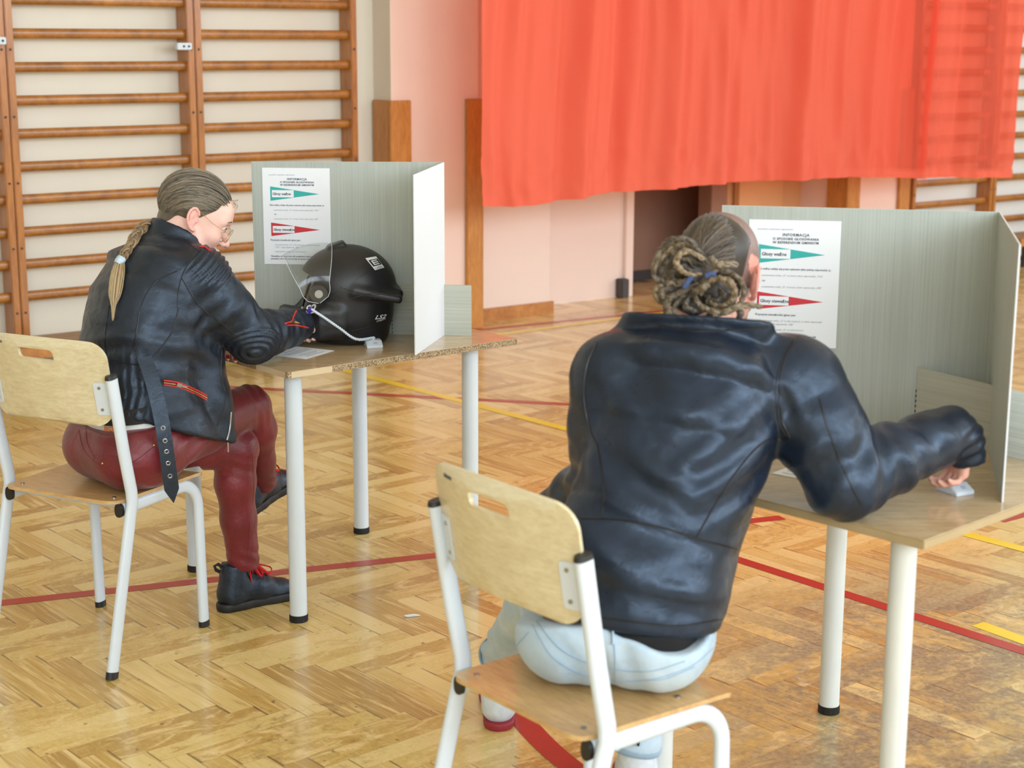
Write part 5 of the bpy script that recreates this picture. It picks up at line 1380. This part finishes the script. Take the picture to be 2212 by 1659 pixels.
    bm.to_mesh(tm); bm.free(); link('waistband_letters', tm, 'letter_orange', bw)
    ring(0.098, 0.042, 0.012, 'waist_pack_belt', 'webbing')
    q = C-pf*0.06-pl_*0.135+V(0, 0, 0.10)
    ah = at(155, 925, 4.40); MB().tube([ah+V(0.004, 0, 0.02), ah, ah+V(-0.002, 0, -0.035)], 0.0065, 8, ratio=0.35).build('key_strap', 'webbing', t, True)
    kl = ah+V(0.002, 0, -0.052); MB().tube([kl+V(0.007*math.cos(a), 0, 0.019*math.sin(a)) for a in np.linspace(0, 2*math.pi, 19)[:-1]], 0.0022, 6, closed=True).build('carabiner', 'steel', t, True)
    # shirt that fills the gap under the jacket
    Sh = Field((-1.3, 4.15, 0.60), (-0.75, 4.75, 0.80), 0.006)
    Sh.add(loft([(C+V(0.002, 0.006, 0.09), pl_, pf, 0.148, 0.115), (C+V(0.01, 0.03, 0.18), pl_, pf, 0.140, 0.110)]), 0.01)
    link('shirt', Sh.mesh('shirt'), 'tshirt', t)
    # shoes
    shoe('shoe', t, V(-0.862, 4.590, 0.0), V(0.80, 0.60, 0), UP, 'leather_woman', 'sole_black', lace='lace_red', tab='webbing', shaft=0.125)
    fd = V(0.45, 0.88, -0.10).normalized(); ud2 = V(0.06, 0.12, 0.99)
    shoe('shoe', t, AR+V(-0.052, -0.050, -0.098), fd+V(0, 0, 0.30), ud2, 'leather_woman', 'sole_black', lace='lace_red', shaft=0.12)
    # --- glasses
    g_ = MB(); le = MB()
    gl = thing('x', None, None); bpy.data.objects.remove(gl)
    cen = [hd(0.1035, s*0.032, -0.010) for s in (-1, 1)]
    ax1 = (hd.l+hd.f*0.0).normalized(); ax2 = (hd.u*0.97+hd.f*0.16).normalized()
    rims = []
    for s, c in zip((-1, 1), cen):
        rims.append([c+ax1*(0.0235*math.cos(a))+ax2*(0.0215*math.sin(a)) for a in np.linspace(0, 2*math.pi, 29)[:-1]])
    fo = MB().tube(rims[0], 0.0008, 6, closed=True).tube(rims[1], 0.0008, 6, closed=True).tube(spline([cen[0]+ax1*0.0235+ax2*0.004, hd(0.109, 0, -0.002), cen[1]-ax1*0.0235+ax2*0.004], 5), 0.0009, 6)
    gf = fo.build('glasses', 'brass', t, True); gf['label'] = 'thin metal framed glasses'
    for s, c in zip((-1, 1), cen):
        MB().tube(spline([c+ax1*(s*0.0235)+ax2*0.004, hd(0.098, s*0.062, -0.004), hd(0.045, s*0.077, 0.006), hd(-0.004, s*0.0785, 0.020), hd(-0.022, s*0.077, 0.006)], 6), 0.0008, 6).build('temple_arm', 'brass', gf, True)
        MB().cyl(c-hd.f*0.0006, c+hd.f*0.0006, 0.0212, 24).build('lens', 'visor_clear', gf, True)
    # --- hair, drawn back into a braid
    HF = Field(hd.o-V(0.17, 0.17, 0.17), hd.o+V(0.17, 0.17, 0.17), 0.0035)
    HF.add(ell(hd(-0.016, 0, 0.037), (0.098, 0.0770, 0.088), hd.R)); HF.add(ell(hd(-0.060, 0, -0.028), (0.038, 0.050, 0.048), hd.R), 0.015)
    HF.cut(half(hd(0.024, 0, 0.008), (-hd.f*0.62+hd.u*0.78), hd.o-V(.2, .2, .2), hd.o+V(.2, .2, .2)), 0.006)
    me = HF.mesh('hair')
    hair_c = [(96, 86, 72), (118, 106, 88), (140, 126, 104), (78, 70, 60), (108, 98, 84)]
    b = np.array(lin((92, 82, 68)))
    pigment(me, lambda co, no: b*(1+0.35*vnoise(co*60))[:, None])
    hr = link('hair', me, 'hair', t)
    root = V(-0.080, 0.0, -0.060); paths = []
    rx, ry, rz = 0.1025, 0.081, 0.092; cz = V(-0.016, 0, 0.037)
    def shell(dirv, k): dirv = dirv.normalized(); return cz+V(dirv.x*rx, dirv.y*ry, dirv.z*rz)*k
    rd = V((root.x-cz.x)/rx, 0, (root.z-cz.z)/rz).normalized()
    for i in range(1150):
        a = random.uniform(-1, 1); a = (abs(a)**0.75)*(1 if a > 0 else -1)*1.72; sa = math.sin(a)
        s0 = V(0.90*math.cos(a)+0.14, 0.98*sa, 0.44-0.36*abs(sa)**2+random.uniform(-0.03, 0.12)).normalized()
        via = V(-0.38-0.25*abs(sa), 1.02*sa, 0.95-0.80*abs(sa)).normalized()
        r1 = V(rd.x, rd.y+random.uniform(-0.25, 0.25), rd.z+random.uniform(-0.1, 0.35)).normalized()
        t0 = random.random()**1.5*0.8; ln = random.uniform(0.4, 1.0); kk = random.uniform(0.985, 1.028); pts = []; w1, w2 = random.uniform(-0.05, 0.05), random.uniform(0, 6)
        for j in range(15):
            u_ = min(1, t0+(1-t0)*ln*j/14); q = (s0*(1-u_)**2+via*(2.3*u_*(1-u_))+r1*u_**2).normalized()
            q = q+V(0, w1*math.sin(u_*6+w2), w1*math.cos(u_*5+w2))*0.5; p = shell(q, kk)
            pts.append(hd(p.x, p.y, p.z))
        paths.append((pts, jitter(random.choice(hair_c), 14), random.uniform(0.0008, 0.0020)))
    for i in range(420):      # hair swept back over and behind the ears
        sg = random.choice((-1, 1)); v0 = random.random()
        s0 = V(0.52-0.75*v0+random.uniform(-0.06, 0.06), sg*0.88, 0.02+0.10*(1-v0)-0.25*v0+random.uniform(-0.08, 0.16)).normalized()
        via = V(-0.45, sg*0.92, 0.22-0.45*v0+random.uniform(-0.1, 0.1)).normalized()
        r1 = V(rd.x, sg*random.uniform(0.0, 0.30), rd.z+random.uniform(-0.1, 0.4)).normalized(); pts = []; kk = random.uniform(0.985, 1.015); ln = random.uniform(0.5, 1.0)
        for j in range(13):
            u_ = ln*j/12; q = (s0*(1-u_)**2+via*(2.1*u_*(1-u_))+r1*u_**2).normalized(); p = shell(q, kk)
            pts.append(hd(p.x, p.y, p.z))
        paths.append((pts, jitter(random.choice(hair_c), 14), random.uniform(0.0008, 0.0017)))
    for i in range(26):       # stray hairs at the forehead and crown
        a = random.uniform(-0.6, 0.6); p = shell(V(0.9, a, 0.5), 1.0); q = p+V(random.uniform(0.004, 0.022), random.uniform(-0.01, 0.01), random.uniform(-0.045, 0.01)); mid = (p+q)/2+V(0.012, 0, 0.008)
        paths.append((spline([hd(*p), hd(*mid), hd(*q)], 5), jitter((150, 128, 98), 10), 0.0004))
    strands('hair_strands', paths, None, hr)
    # braid
    bp = [hd(-0.082, -0.004, -0.052)]
    for (x, y) in ((318, 497), (302, 515), (289, 535), (277, 555), (267, 570)):
        q = cast(tree, x, y, 0.014); bp.append(q if q else at(x, y, 4.42))
    B = spline(bp, 10); n = len(B); bm_paths = []
    for k in range(3):
        for hh in range(9):
            pts = []; ra, rb = random.uniform(0, 0.0068), random.uniform(0, 6.28)
            for i, p in enumerate(B):
                d = (B[min(i+1, n-1)]-B[max(0, i-1)]).normalized(); nn = (EYE-p).normalized(); sd = d.cross(nn).normalized(); nn = sd.cross(d); ph = i/n*2*math.pi*3.4+k*2*math.pi/3
                sc_ = 1.0-0.35*i/n
                pts.append(p+sd*(0.0105*math.sin(ph)*sc_)+nn*(0.0062*math.sin(2*ph)*sc_)+(sd*math.cos(rb)+nn*math.sin(rb))*ra*sc_)
            bm_paths.append((pts, jitter(random.choice([(128, 104, 74), (148, 124, 90), (108, 86, 60)]), 12), 0.0030))
    strands('braid', bm_paths, None, hr)
    tie = B[-1]; dd = (B[-1]-B[-4]).normalized()
    MB().tube([tie-dd*0.010, tie-dd*0.004, tie+dd*0.004, tie+dd*0.012], [0.0125, 0.0135, 0.0135, 0.012], 14).build('hair_tie', 'tie_blue', hr, True)
    tp = [tie]
    for (x, y) in ((259, 600), (255, 635), (252, 665), (249, 700)):
        q = cast(tree, x, y, 0.012); tp.append(q if q else at(x, y, 4.40))
    tl = []
    for i in range(70):
        a, b_ = random.uniform(0, 6.28), random.random()**0.5; ln = random.uniform(0.6, 1.0); pts = []
        for j, p in enumerate(spline(tp, 5)):
            u_ = j/20
            if u_ > ln: break
            w = (0.009+0.010*math.sin(math.pi*min(1, u_*1.15+0.12)))*b_*(1-0.75*max(0, u_-0.55)/0.45)
            pts.append(p+V(math.cos(a)*w, 0.4*math.sin(a)*w, 0)+V(random.uniform(-1, 1)*0.0006, 0, 0))
        if len(pts) > 3: tl.append((pts, jitter(random.choice([(176, 154, 116), (196, 176, 140), (160, 134, 98)]), 12), 0.0014))
    strands('braid_tail', tl, None, hr)
    return t
woman()
def man():
    yaw = lambda a: (V(-math.cos(math.radians(a)), math.sin(math.radians(a)), 0), V(math.sin(math.radians(a)), math.cos(math.radians(a)), 0))
    lp, fp = yaw(14); lc, fc = yaw(24)
    C = V(0.205, 2.985, 0.56)
    t = thing('person', 'seated person in black leather jacket and pale jeans with a dreadlock bun', 'person', (C.x, C.y, 0))
    K = 1.05
    hd = Local((0.417, 3.300, 1.190), 28, 20, 4)
    NB = V(0.370, 3.21, 1.055)
    RS, RE, RW = V(0.548, 3.105, 1.014), V(0.636, 3.030, 0.832), V(0.868, 3.170, 0.892)
    LSh, LE, LW = V(0.200, 3.12, 1.012), V(0.190, 3.145, 0.800), V(0.095, 3.355, 0.672)
    F = Field((-0.02, 2.80, 0.50), (1.02, 3.62, 1.37), 0.0036)
    head(F, hd, K, 1.0, True)
    F.add(rc(hd(-0.025, 0, -0.055), NB+V(0, 0, 0.0), 0.058, 0.066), 0.03); F.add(rc(hd(-0.03, 0, -0.02), NB+V(-0.01, 0, 0.02), 0.055, 0.06), 0.03)
    F.add(loft([(C+V(0.02, 0.02, 0.02), lp, fp, 0.13, 0.09), (V(0.29, 3.06, 0.80), lc, fc, 0.13, 0.09), (V(0.34, 3.13, 0.98), lc, fc, 0.14, 0.08), (V(0.36, 3.18, 1.03), lc, fc, 0.08, 0.06)]), 0.02)
    chain(F, [V(0.42, 3.16, 1.01), RS, RE, RW], [0.055, 0.05, 0.042, 0.029], 0.01)
    chain(F, [V(0.28, 3.17, 1.01), LSh, LE, LW], [0.055, 0.05, 0.042, 0.029], 0.01)
    HWr = RW+V(0.036, 0.022, -0.016)
    tipsR = hand(F, HWr, V(-0.05, 0.10, -1.0), V(-0.80, -0.30, 0.0), V(-0.35, 0.90, 0.0), (0.70, 0.78, 0.85, 0.9), 0.80, (0.75, 0.25, 0.55))
    hand(F, LW+V(-0.004, 0.012, -0.008), V(0.0, 0.95, -0.22), V(0, -0.2, -1), V(0.95, 0.0, 0), (0.3, 0.3, 0.32, 0.35), 1.0)
    me = F.mesh('body'); relax(me, 1, 0.3)
    def scalp(q, blend):
        line = np.clip((q[:, 2]-(-0.005+0.35*np.clip(q[:, 0], -0.2, 0.2)+1.0*np.clip(q[:, 0]-0.07, 0, 1)))/0.02, 0, 1)
        n_ = 0.75+0.25*np.sin(q[:, 1]*900)*np.sin(q[:, 2]*850)*np.sin(q[:, 0]*870)
        side = np.clip((q[:, 2]+0.05)/0.03, 0, 1)*np.clip((0.03-q[:, 0])/0.02, 0, 1)
        ear = ((np.abs(q[:, 1]) > 0.071) & (np.abs(q[:, 0]+0.01) < 0.04) & (np.abs(q[:, 2]) < 0.045)).astype(float)
        m = np.maximum(line, side)*(1-ear)
        blend(np.clip(m*0.97*n_*1.15, 0, 0.94), (98, 88, 84))
        beard = np.clip((-0.030-q[:, 2])/0.02, 0, 1)*np.clip((q[:, 0]-0.012)/0.015, 0, 1)*np.clip((0.125+q[:, 2])/0.02, 0, 1)
        blend(beard*0.7*n_, (70, 52, 42))
    skin_tint(me, SKIN_M, hd, K, [], scalp)
    body = link('body', me, 'skin', t)
    for s in (-1, 1):
        e = MB().ball(hd(0.0765*K, s*0.031*K, 0.001), 0.0122, 12, 8).build('eye', 'eye_white', body, True)
        MB().ball(hd(0.0865*K, s*0.031*K, -0.001), 0.0045, 8, 6).build('iris', 'dark_base', e, True)
    # --- jacket
    J = Field((-0.02, 2.76, 0.50), (1.02, 3.50, 1.22), 0.005)
    J.add(loft([(V(0.225, 2.985, 0.585), lp, fp, 0.176, 0.150), (V(0.240, 2.995, 0.65), lp, fp, 0.172, 0.150), (V(0.272, 3.025, 0.725), lp, fp, 0.160, 0.140), (V(0.302, 3.055, 0.82), lc, fc, 0.168, 0.140), (V(0.325, 3.09, 0.92), lc, fc, 0.186, 0.140),
        (V(0.345, 3.125, 0.99), lc, fc, 0.196, 0.125), (V(0.360, 3.160, 1.030), lc, fc, 0.165, 0.098), (V(0.370, 3.195, 1.046), lc, fc, 0.105, 0.075), (V(0.376, 3.21, 1.054), lc, fc, 0.08, 0.065)], 2.2), 0.03)
    chain(J, [V(0.44, 3.145, 1.018), RS, RS.lerp(RE, 0.5)+V(0.004, -0.006, 0), RE, RE.lerp(RW, 0.4)+V(0, 0, 0.006), RE.lerp(RW, 0.8)+V(0, 0, 0.004), RW+V(0.004, 0, 0)], [0.085, 0.086, 0.082, 0.072, 0.066, 0.056, 0.052], 0.03)
    chain(J, [RW+V(0.004, 0, 0.004), RW+V(0.030, 0.008, -0.012), RW+V(0.046, 0.014, -0.052)], [0.050, 0.043, 0.037], 0.015)
    chain(J, [V(0.27, 3.16, 1.015), LSh, LSh.lerp(LE, 0.5)+V(-0.006, 0, 0), LE, LE.lerp(LW, 0.5), LW], [0.085, 0.082, 0.074, 0.068, 0.06, 0.05], 0.03)
    n0, n1 = V(0.374, 3.215, 1.018), V(0.394, 3.252, 1.066)
    J.add(rc(n0, n1, 0.090, 0.088), 0.012); J.cut(rc(n0+(n1-n0)*0.45, n1+(n1-n0)*0.6, 0.072, 0.079), 0.003)
    J.cut(half(V(0.394, 3.252, 1.103), -V(0.08, 0.22, 1), V(0.2, 3.0, 1.05), V(0.60, 3.42, 1.24)), 0.004)
    J.add(rbox(RS+V(-0.055, 0.035, 0.066), (0.075, 0.020, 0.006), 0.005, [V(0.86, -0.30, -0.42).normalized(), V(0.3, 0.95, 0).normalized(), V(0.40, -0.1, 0.91).normalized()]), 0.004)
    J.add(rbox(LSh+V(0.055, 0.03, 0.062), (0.070, 0.020, 0.006), 0.005, [V(0.88, 0.22, 0.42).normalized(), V(-0.22, 0.97, 0).normalized(), V(-0.42, -0.1, 0.90).normalized()]), 0.004)
    J.cut(half(V(0.225, 2.86, 0.590), V(0.10, 0.06, 1), V(-0.1, 2.7, 0.40), V(0.6, 3.3, 0.66)), 0.010)
    ce = RW+V(0.046, 0.014, -0.052); J.cut(rc(ce+V(-0.006, 0, 0.012), ce+V(0.01, 0.004, -0.08), 0.029), 0.003)
    J.cut(half(ce+V(0, 0, -0.014), V(-0.2, 0, 1), ce-V(0.07, 0.07, 0.08), ce+V(0.07, 0.07, 0.01)), 0.003)
    me = J.mesh('jacket'); relax(me, 2)
    dU, dF = (RE-RS).normalized(), (RW-RE).normalized()
    def dj(co, no):
        d = folds(co, [(RE+V(0.0, 0.02, 0.02), 0.13, dF*0.9+dU*0.4, 0.048, 0.0060), (RE.lerp(RW, 0.55), 0.12, dF+V(0, 0, 0.5), 0.060, 0.0045), (RS+dU*0.12, 0.12, V(0.5, 0, -0.9), 0.07, 0.005), (RS+V(-0.06, -0.05, -0.03), 0.10, V(1, 0.2, 0.5), 0.040, 0.0035),
            (V(0.20, 2.92, 0.83), 0.17, V(0.75, 0, 1), 0.085, 0.0060), (V(0.42, 2.95, 0.88), 0.15, V(-0.8, 0, 1), 0.080, 0.0055), (V(0.32, 2.88, 0.64), 0.13, V(0.30, 0, 1), 0.065, 0.0022), (V(0.2, 3.0, 1.0), 0.16, V(0.9, 0, 0.6), 0.10, 0.003), (LE, 0.13, V(0.5, 0.3, 1), 0.05, 0.006), (V(0.42, 3.03, 1.02), 0.12, V(0.8, 0, -0.6), 0.09, 0.003), (RW+V(0.03, 0, -0.02), 0.07, V(0.6, 0, -1), 0.028, 0.003)], 5.0)
        return d+0.0050*vnoise(co*8)+0.0022*vnoise(co*19)+0.0006*vnoise(co*55)
    displace(me, dj)
    jk = link('jacket', me, 'leather_man', t); jk['label'] = 'plain black leather biker jacket'
    tree = bvh_of(me)
    for pts in ([(1725, 725), (1698, 770), (1685, 830), (1688, 900), (1706, 945)], [(1706, 948), (1650, 955), (1590, 1020), (1545, 1090), (1505, 1160)], [(1255, 1120), (1330, 1122), (1430, 1140), (1520, 1168), (1600, 1188)], [(1290, 740), (1268, 790), (1262, 860), (1275, 930), (1290, 960)], [(1290, 960), (1300, 1020), (1305, 1070), (1300, 1118)], [(1280, 1332), (1380, 1345), (1470, 1352), (1570, 1336)], [(1770, 860), (1790, 930), (1830, 1030), (1860, 1090)], [(1420, 702), (1500, 716), (1600, 712), (1660, 706)]):
        q = seam(tree, pts, 0.0003)
        if len(q) > 4: MB().tube(q, 0.0019, 6).build('seam', 'piping_black', jk, True)
    for y0 in (6,):
        q = seam(tree, [(1712, 735), (1690, 775), (1677, 830), (1680, 900), (1696, 940)], 0.0003)
        if len(q) > 4: MB().tube(q, 0.0012, 6).build('seam', 'piping_black', jk, True)
    # --- t-shirt below the jacket, belt
    S = Field((-0.05, 2.76, 0.50), (0.55, 3.3, 0.75), 0.005)
    S.add(loft([(V(0.246, 2.985, 0.50), lp, fp, 0.150, 0.150), (V(0.242, 2.985, 0.565), lp, fp, 0.158, 0.151), (V(0.242, 2.99, 0.60), lp, fp, 0.155, 0.132), (V(0.246, 3.0, 0.68), lp, fp, 0.145, 0.125)]), 0.0)
    S.cut(half(V(0.262, 2.845, 0.552), V(0.38, 0.10, 1), V(-0.1, 2.7, 0.45), V(0.6, 3.3, 0.62)), 0.008)
    S.cut(half(V(0.335, 2.90, 0.530), V(-0.95, 0.0, 1), V(0.20, 2.7, 0.45), V(0.6, 3.3, 0.62)), 0.07)
    me = S.mesh('shirt'); displace(me, lambda co, no: 0.003*vnoise(co*20)); link('shirt', me, 'tshirt', t)
    # --- jeans
    HR, HL = C-lp*0.09, C+lp*0.09
    KR, AR = V(0.335, 3.385, 0.505), V(0.272, 3.345, 0.150)
    KL, AL = V(0.085, 3.430, 0.505), V(-0.026, 3.795, 0.178)
    Tt = Field((-0.16, 2.74, 0.10), (0.52, 3.92, 0.72), 0.005)
    Tt.add(ell(C+V(0, -0.005, 0.0), (0.140, 0.168, 0.112), [fp, lp, UP]))
    for Hh_ in (HR, HL): Tt.add(ell(Hh_-fp*0.05+V(0, 0, -0.008), (0.105, 0.098, 0.096), [fp, lp, UP]), 0.035)
    Tt.add(loft([(C+V(0.004, 0, 0.0), lp, fp, 0.168, 0.142), (C+V(0.012, 0.006, 0.07), lp, fp, 0.160, 0.132)]), 0.02)
    chain(Tt, [HR, HR.lerp(KR, 0.5), KR], [0.098, 0.085, 0.068], 0.02); chain(Tt, [HL, HL.lerp(KL, 0.5), KL], [0.098, 0.085, 0.068], 0.02)
    chain(Tt, [KR, KR.lerp(AR, 0.35), AR], [0.066, 0.062, 0.056], 0.02); chain(Tt, [KL, KL.lerp(AL, 0.35), AL], [0.064, 0.058, 0.050], 0.02)
    Tt.cut(half(V(0, 0, 0.4655), UP, V(-0.2, 2.7, 0.38), V(0.6, 3.14, 0.48)), 0.008)
    Tt.cut(half(C+V(0, -0.13, 0.050), V(0.10, -0.20, -1), V(-0.2, 2.7, 0.52), V(0.6, 3.2, 0.76)), 0.004)
    h1 = half(V(0.262, 2.845, 0.566), V(-0.38, -0.10, -1), V(0.02, 2.7, 0.50), V(0.6, 3.2, 0.76)); h2 = half(V(0.335, 2.90, 0.542), V(0.95, 0.0, -1), V(0, 0, 0), V(0, 0, 0))
    def smax(P):
        a, b = h1[0](P), h2[0](P); h = np.clip(0.5+0.5*(a-b)/0.07, 0, 1); return b*(1-h)+a*h+0.07*h*(1-h)
    Tt.cut((smax, h1[1], h1[2]), 0.006)
    for A_, K_ in ((AR, KR), (AL, KL)):
        dd = (A_-K_).normalized(); Tt.cut(half(A_+dd*0.012, -dd, A_-V(0.1, 0.1, 0.1), A_+V(0.1, 0.1, 0.07)), 0.003)
    me = Tt.mesh('trousers'); relax(me, 2)
    displace(me, lambda co, no: folds(co, [(AR+V(0, 0, 0.06), 0.12, V(0.3, 0, 1), 0.05, 0.005), (AL+V(0, 0, 0.06), 0.12, V(0.3, 0, 1), 0.05, 0.005), (HL+fp*0.1, 0.14, V(0.7, 0.3, 0.6), 0.05, 0.004), (C-fp*0.12+V(0, 0, -0.03), 0.15, V(0.9, 0.2, 0.5), 0.06, 0.0025)])+0.002*vnoise(co*14))
    tro = link('trousers', me, 'denim_pale', t); tr2 = bvh_of(me)
    for pts in ([(1326, 1385), (1329, 1430), (1328, 1475)], [(1150, 1350), (1200, 1425), (1290, 1465), (1400, 1468), (1490, 1440), (1540, 1400)], [(1157, 1340), (1215, 1405), (1300, 1440), (1400, 1450), (1480, 1428)], [(1143, 1365), (1120, 1390), (1106, 1410)], [(1395, 1470), (1440, 1465), (1500, 1440)]):
        q = seam(tr2, pts, 0.0003)
        if len(q) > 4: MB().tube(q, 0.0014, 6).build('seam', 'denim_band', tro, True)
    q = [cast(tr2, x, y, 0.003) for x, y in ((1322, 1352), (1323, 1372), (1324, 1392))]
    if all(q): MB().tube(q, 0.0075, 8, ratio=0.35).build('belt_loop', 'denim_pale', tro, True)
    bl = []
    for a in np.linspace(-2.4, 2.4, 40):
        p = C+V(0.012, 0.004, 0)-fp*(0.128*math.cos(a))-lp*(0.154*math.sin(a)); bl.append(V(p.x, p.y, C.z+0.052+0.10*(p.x-C.x)-0.20*(p.y-C.y+0.13)))
    MB().tube(bl, 0.016, 8, True, UP, 0.25).build('belt', 'belt_brown', t, True)
    for A_, K_, nm in ((AR, KR, 'hem_band'), (AL, KL, 'hem_band')):
        dd = (A_-K_).normalized(); e1 = dd.orthogonal().normalized(); e2 = dd.cross(e1)
        MB().tube([A_+dd*0.006+(e1*math.cos(a)+e2*math.sin(a))*(0.0565 if A_ is AR else 0.0495) for a in np.linspace(0, 2*math.pi, 33)[:-1]], 0.009, 8, closed=True, ratio=0.4).build('hem_band', 'denim_band', tro, True)
    shoe('shoe', t, V(-0.030, 3.745, 0.0), V(0.02, 1.0, 0), UP, 'shoe_white', 'sole_red', shaft=0.165, kk=1.08, tab='webbing', sole_h=0.019, tk=1.5)
    tb = [at(1092, 1410, 3.72), at(1076, 1398, 3.72), at(1062, 1403, 3.71), at(1070, 1413, 3.71), at(1092, 1416, 3.72)]
    MB().tube(spline(tb, 5), 0.0065, 8, ratio=0.8).build('pull_tab', 'webbing', tro, True)
    shoe('shoe', t, V(0.275, 3.285, 0.0), V(0.05, 1.0, 0), UP, 'shoe_white', 'sole_red', shaft=0.165, kk=1.08, tab='webbing', sole_h=0.019, tk=1.5)
    # --- hair: drawn back from the shaved crown into a knot of dreadlocks
    k = K
    HF = Field(hd.o-V(0.19, 0.19, 0.19), hd.o+V(0.19, 0.19, 0.19), 0.0035)
    HF.add(ell(hd(-0.014*k, 0, 0.036*k), (0.0965*k, 0.0765*k, 0.0865*k), hd.R)); HF.add(ell(hd(-0.055*k, 0, -0.045*k), (0.036*k, 0.050*k, 0.045*k), hd.R), 0.02)
    lo, hi = hd.o-V(.22, .22, .22), hd.o+V(.22, .22, .22)
    HF.cut(half(hd(-0.050, 0, 0.085), -(hd.f*0.80+hd.u*0.60), lo, hi), 0.004)
    HF.cut(half(hd(0, 0.066, 0), -(hd.l*0.95+hd.f*0.32), lo, hi), 0.004); HF.cut(half(hd(0, -0.056, 0), -(-hd.l*0.95+hd.f*0.32), lo, hi), 0.004)
    me = HF.mesh('hair'); b = np.array(lin((58, 48, 40)))
    pigment(me, lambda co, no: b*(1+0.4*vnoise(co*55))[:, None]); hr = link('hair', me, 'hair', t)
    paths = []; root = hd(-0.118, 0.020, -0.010)
    for i in range(420):
        a = random.uniform(-1, 1); y0 = 0.060*a; z0 = 0.108-0.055*a*a+random.uniform(-0.012, 0.006)
        if random.random() < 0.35: z0 = random.uniform(-0.04, 0.05); y0 = random.choice((-0.058, 0.066))+random.uniform(-0.004, 0.004)
        p0 = V(-0.014, y0, z0); pts = []
        tgt = V(-0.105, 0.016+random.uniform(-0.025, 0.025), -0.012+random.uniform(-0.02, 0.02))
        for j in range(10):
            u = j/9*random.uniform(0.96, 1.0); yy = y0*(1-u)+tgt.y*u; zz = z0*(1-u)+tgt.z*u
            rr = 1-(yy/(0.0785*k))**2-((zz-0.036*k)/(0.0885*k))**2
            xx = -0.014*k-0.0990*k*math.sqrt(max(rr, 0.0))
            if zz < -0.02: xx = min(xx, -0.088)
            pts.append(hd(xx-0.002-0.006*u*u, yy, zz))
        paths.append((pts, jitter(random.choice([(66, 54, 44), (84, 70, 56), (52, 44, 38), (100, 84, 66)]), 10), random.uniform(0.0011, 0.0024)))
    strands('hair_strands', paths, None, hr)
    BF = Field(hd.o-V(0.24, 0.30, 0.2), hd.o+V(0.12, 0.05, 0.14), 0.005)
    for (x, y, Y, r) in ((1478, 572, 3.200, 0.042), (1545, 632, 3.195, 0.042), (1470, 640, 3.195, 0.028), (1505, 664, 3.190, 0.026), (1510, 605, 3.20, 0.04)): BF.add(ell(at(x, y, Y), r), 0.02)
    me = BF.mesh('bun_core'); displace(me, lambda co, no: 0.006*vnoise(co*45)); bb_ = np.array(lin((62, 52, 42)))
    pigment(me, lambda co, no: bb_*(1+0.5*vnoise(co*70))[:, None]); link('bun_core', me, 'hair', hr)
    loops = [[(1520, 560), (1470, 518), (1425, 545), (1413, 590), (1440, 618), (1490, 610)], [(1530, 570), (1490, 532), (1450, 535), (1428, 570), (1432, 602)], [(1525, 582), (1480, 552), (1442, 562), (1428, 595), (1452, 627), (1500, 620)],
        [(1500, 602), (1450, 612), (1417, 622), (1425, 650), (1470, 652), (1500, 627)], [(1510, 612), (1450, 642), (1440, 672), (1470, 696), (1520, 690), (1548, 662)], [(1490, 627), (1460, 655), (1456, 685), (1490, 699), (1532, 680)],
        [(1500, 632), (1540, 588), (1582, 592), (1606, 620), (1600, 652), (1570, 672), (1520, 662), (1495, 637)], [(1510, 637), (1535, 605), (1575, 606), (1586, 640), (1560, 661), (1525, 650)], [(1493, 632), (1518, 622), (1534, 610)],
        [(1500, 642), (1520, 666), (1560, 676), (1602, 660), (1645, 662)], [(1585, 655), (1600, 678), (1594, 692)], [(1538, 558), (1550, 572), (1592, 571)], [(1520, 562), (1482, 542), (1460, 565), (1480, 592), (1515, 592)],
        [(1500, 592), (1470, 577), (1450, 592), (1462, 617)], [(1550, 620), (1562, 640), (1540, 652), (1525, 637)], [(1515, 548), (1490, 522), (1455, 516), (1425, 535)], [(1505, 575), (1455, 545), (1432, 552)], [(1540, 600), (1560, 590), (1595, 610), (1592, 640)], [(1480, 640), (1440, 645), (1428, 632), (1450, 620)], [(1530, 665), (1500, 672), (1480, 660), (1490, 640)]]
    dl = []
    for lp_ in loops:
        base = random.uniform(3.095, 3.135)-0.02*max(0, (sum(p[1] for p in lp_)/len(lp_)-620)/60); P = spline([(x, y, 0) for x, y in lp_], 12); n = len(P); c = random.choice([(116, 100, 76), (98, 84, 64), (84, 72, 56), (138, 118, 90), (70, 60, 48)])
        main = [at(p.x, p.y, base+0.055*(1-math.sin(math.pi*(0.08+0.84*i/n)))+0.004*math.sin(i*0.9)) for i, p in enumerate(P)]
        for s in range(7):
            a, rr, tw_ = random.uniform(0, 6.28), random.uniform(0.0, 0.0048), random.uniform(0.15, 0.5); pts = []
            for i, p in enumerate(main):
                d = (main[min(i+1, n-1)]-main[max(0, i-1)]).normalized(); e1 = d.orthogonal().normalized(); e2 = d.cross(e1); an = a+i*tw_
                pts.append(p+(e1*math.cos(an)+e2*math.sin(an))*rr)
            dl.append((pts, jitter(c, 18), random.uniform(0.0028, 0.0046)))
        for s in range(4):
            i = random.randrange(2, n-2); p = main[i]; e = p+V(random.uniform(-.02, .02), random.uniform(-0.01, 0), random.uniform(-.02, .02)); dl.append((spline([p, (p+e)/2+V(0, 0, 0.004), e], 3), jitter(c, 15), 0.0004))
    strands('dreadlocks', dl, None, hr)
    for pts in ([(1478, 622), (1488, 606), (1496, 598)], [(1524, 597), (1536, 592), (1546, 594)]):
        MB().tube(spline([at(x, y, 3.105) for x, y in pts], 5), 0.0052, 8, ratio=0.5).build('elastic', 'elastic_blue', hr, True)
    return t
man()
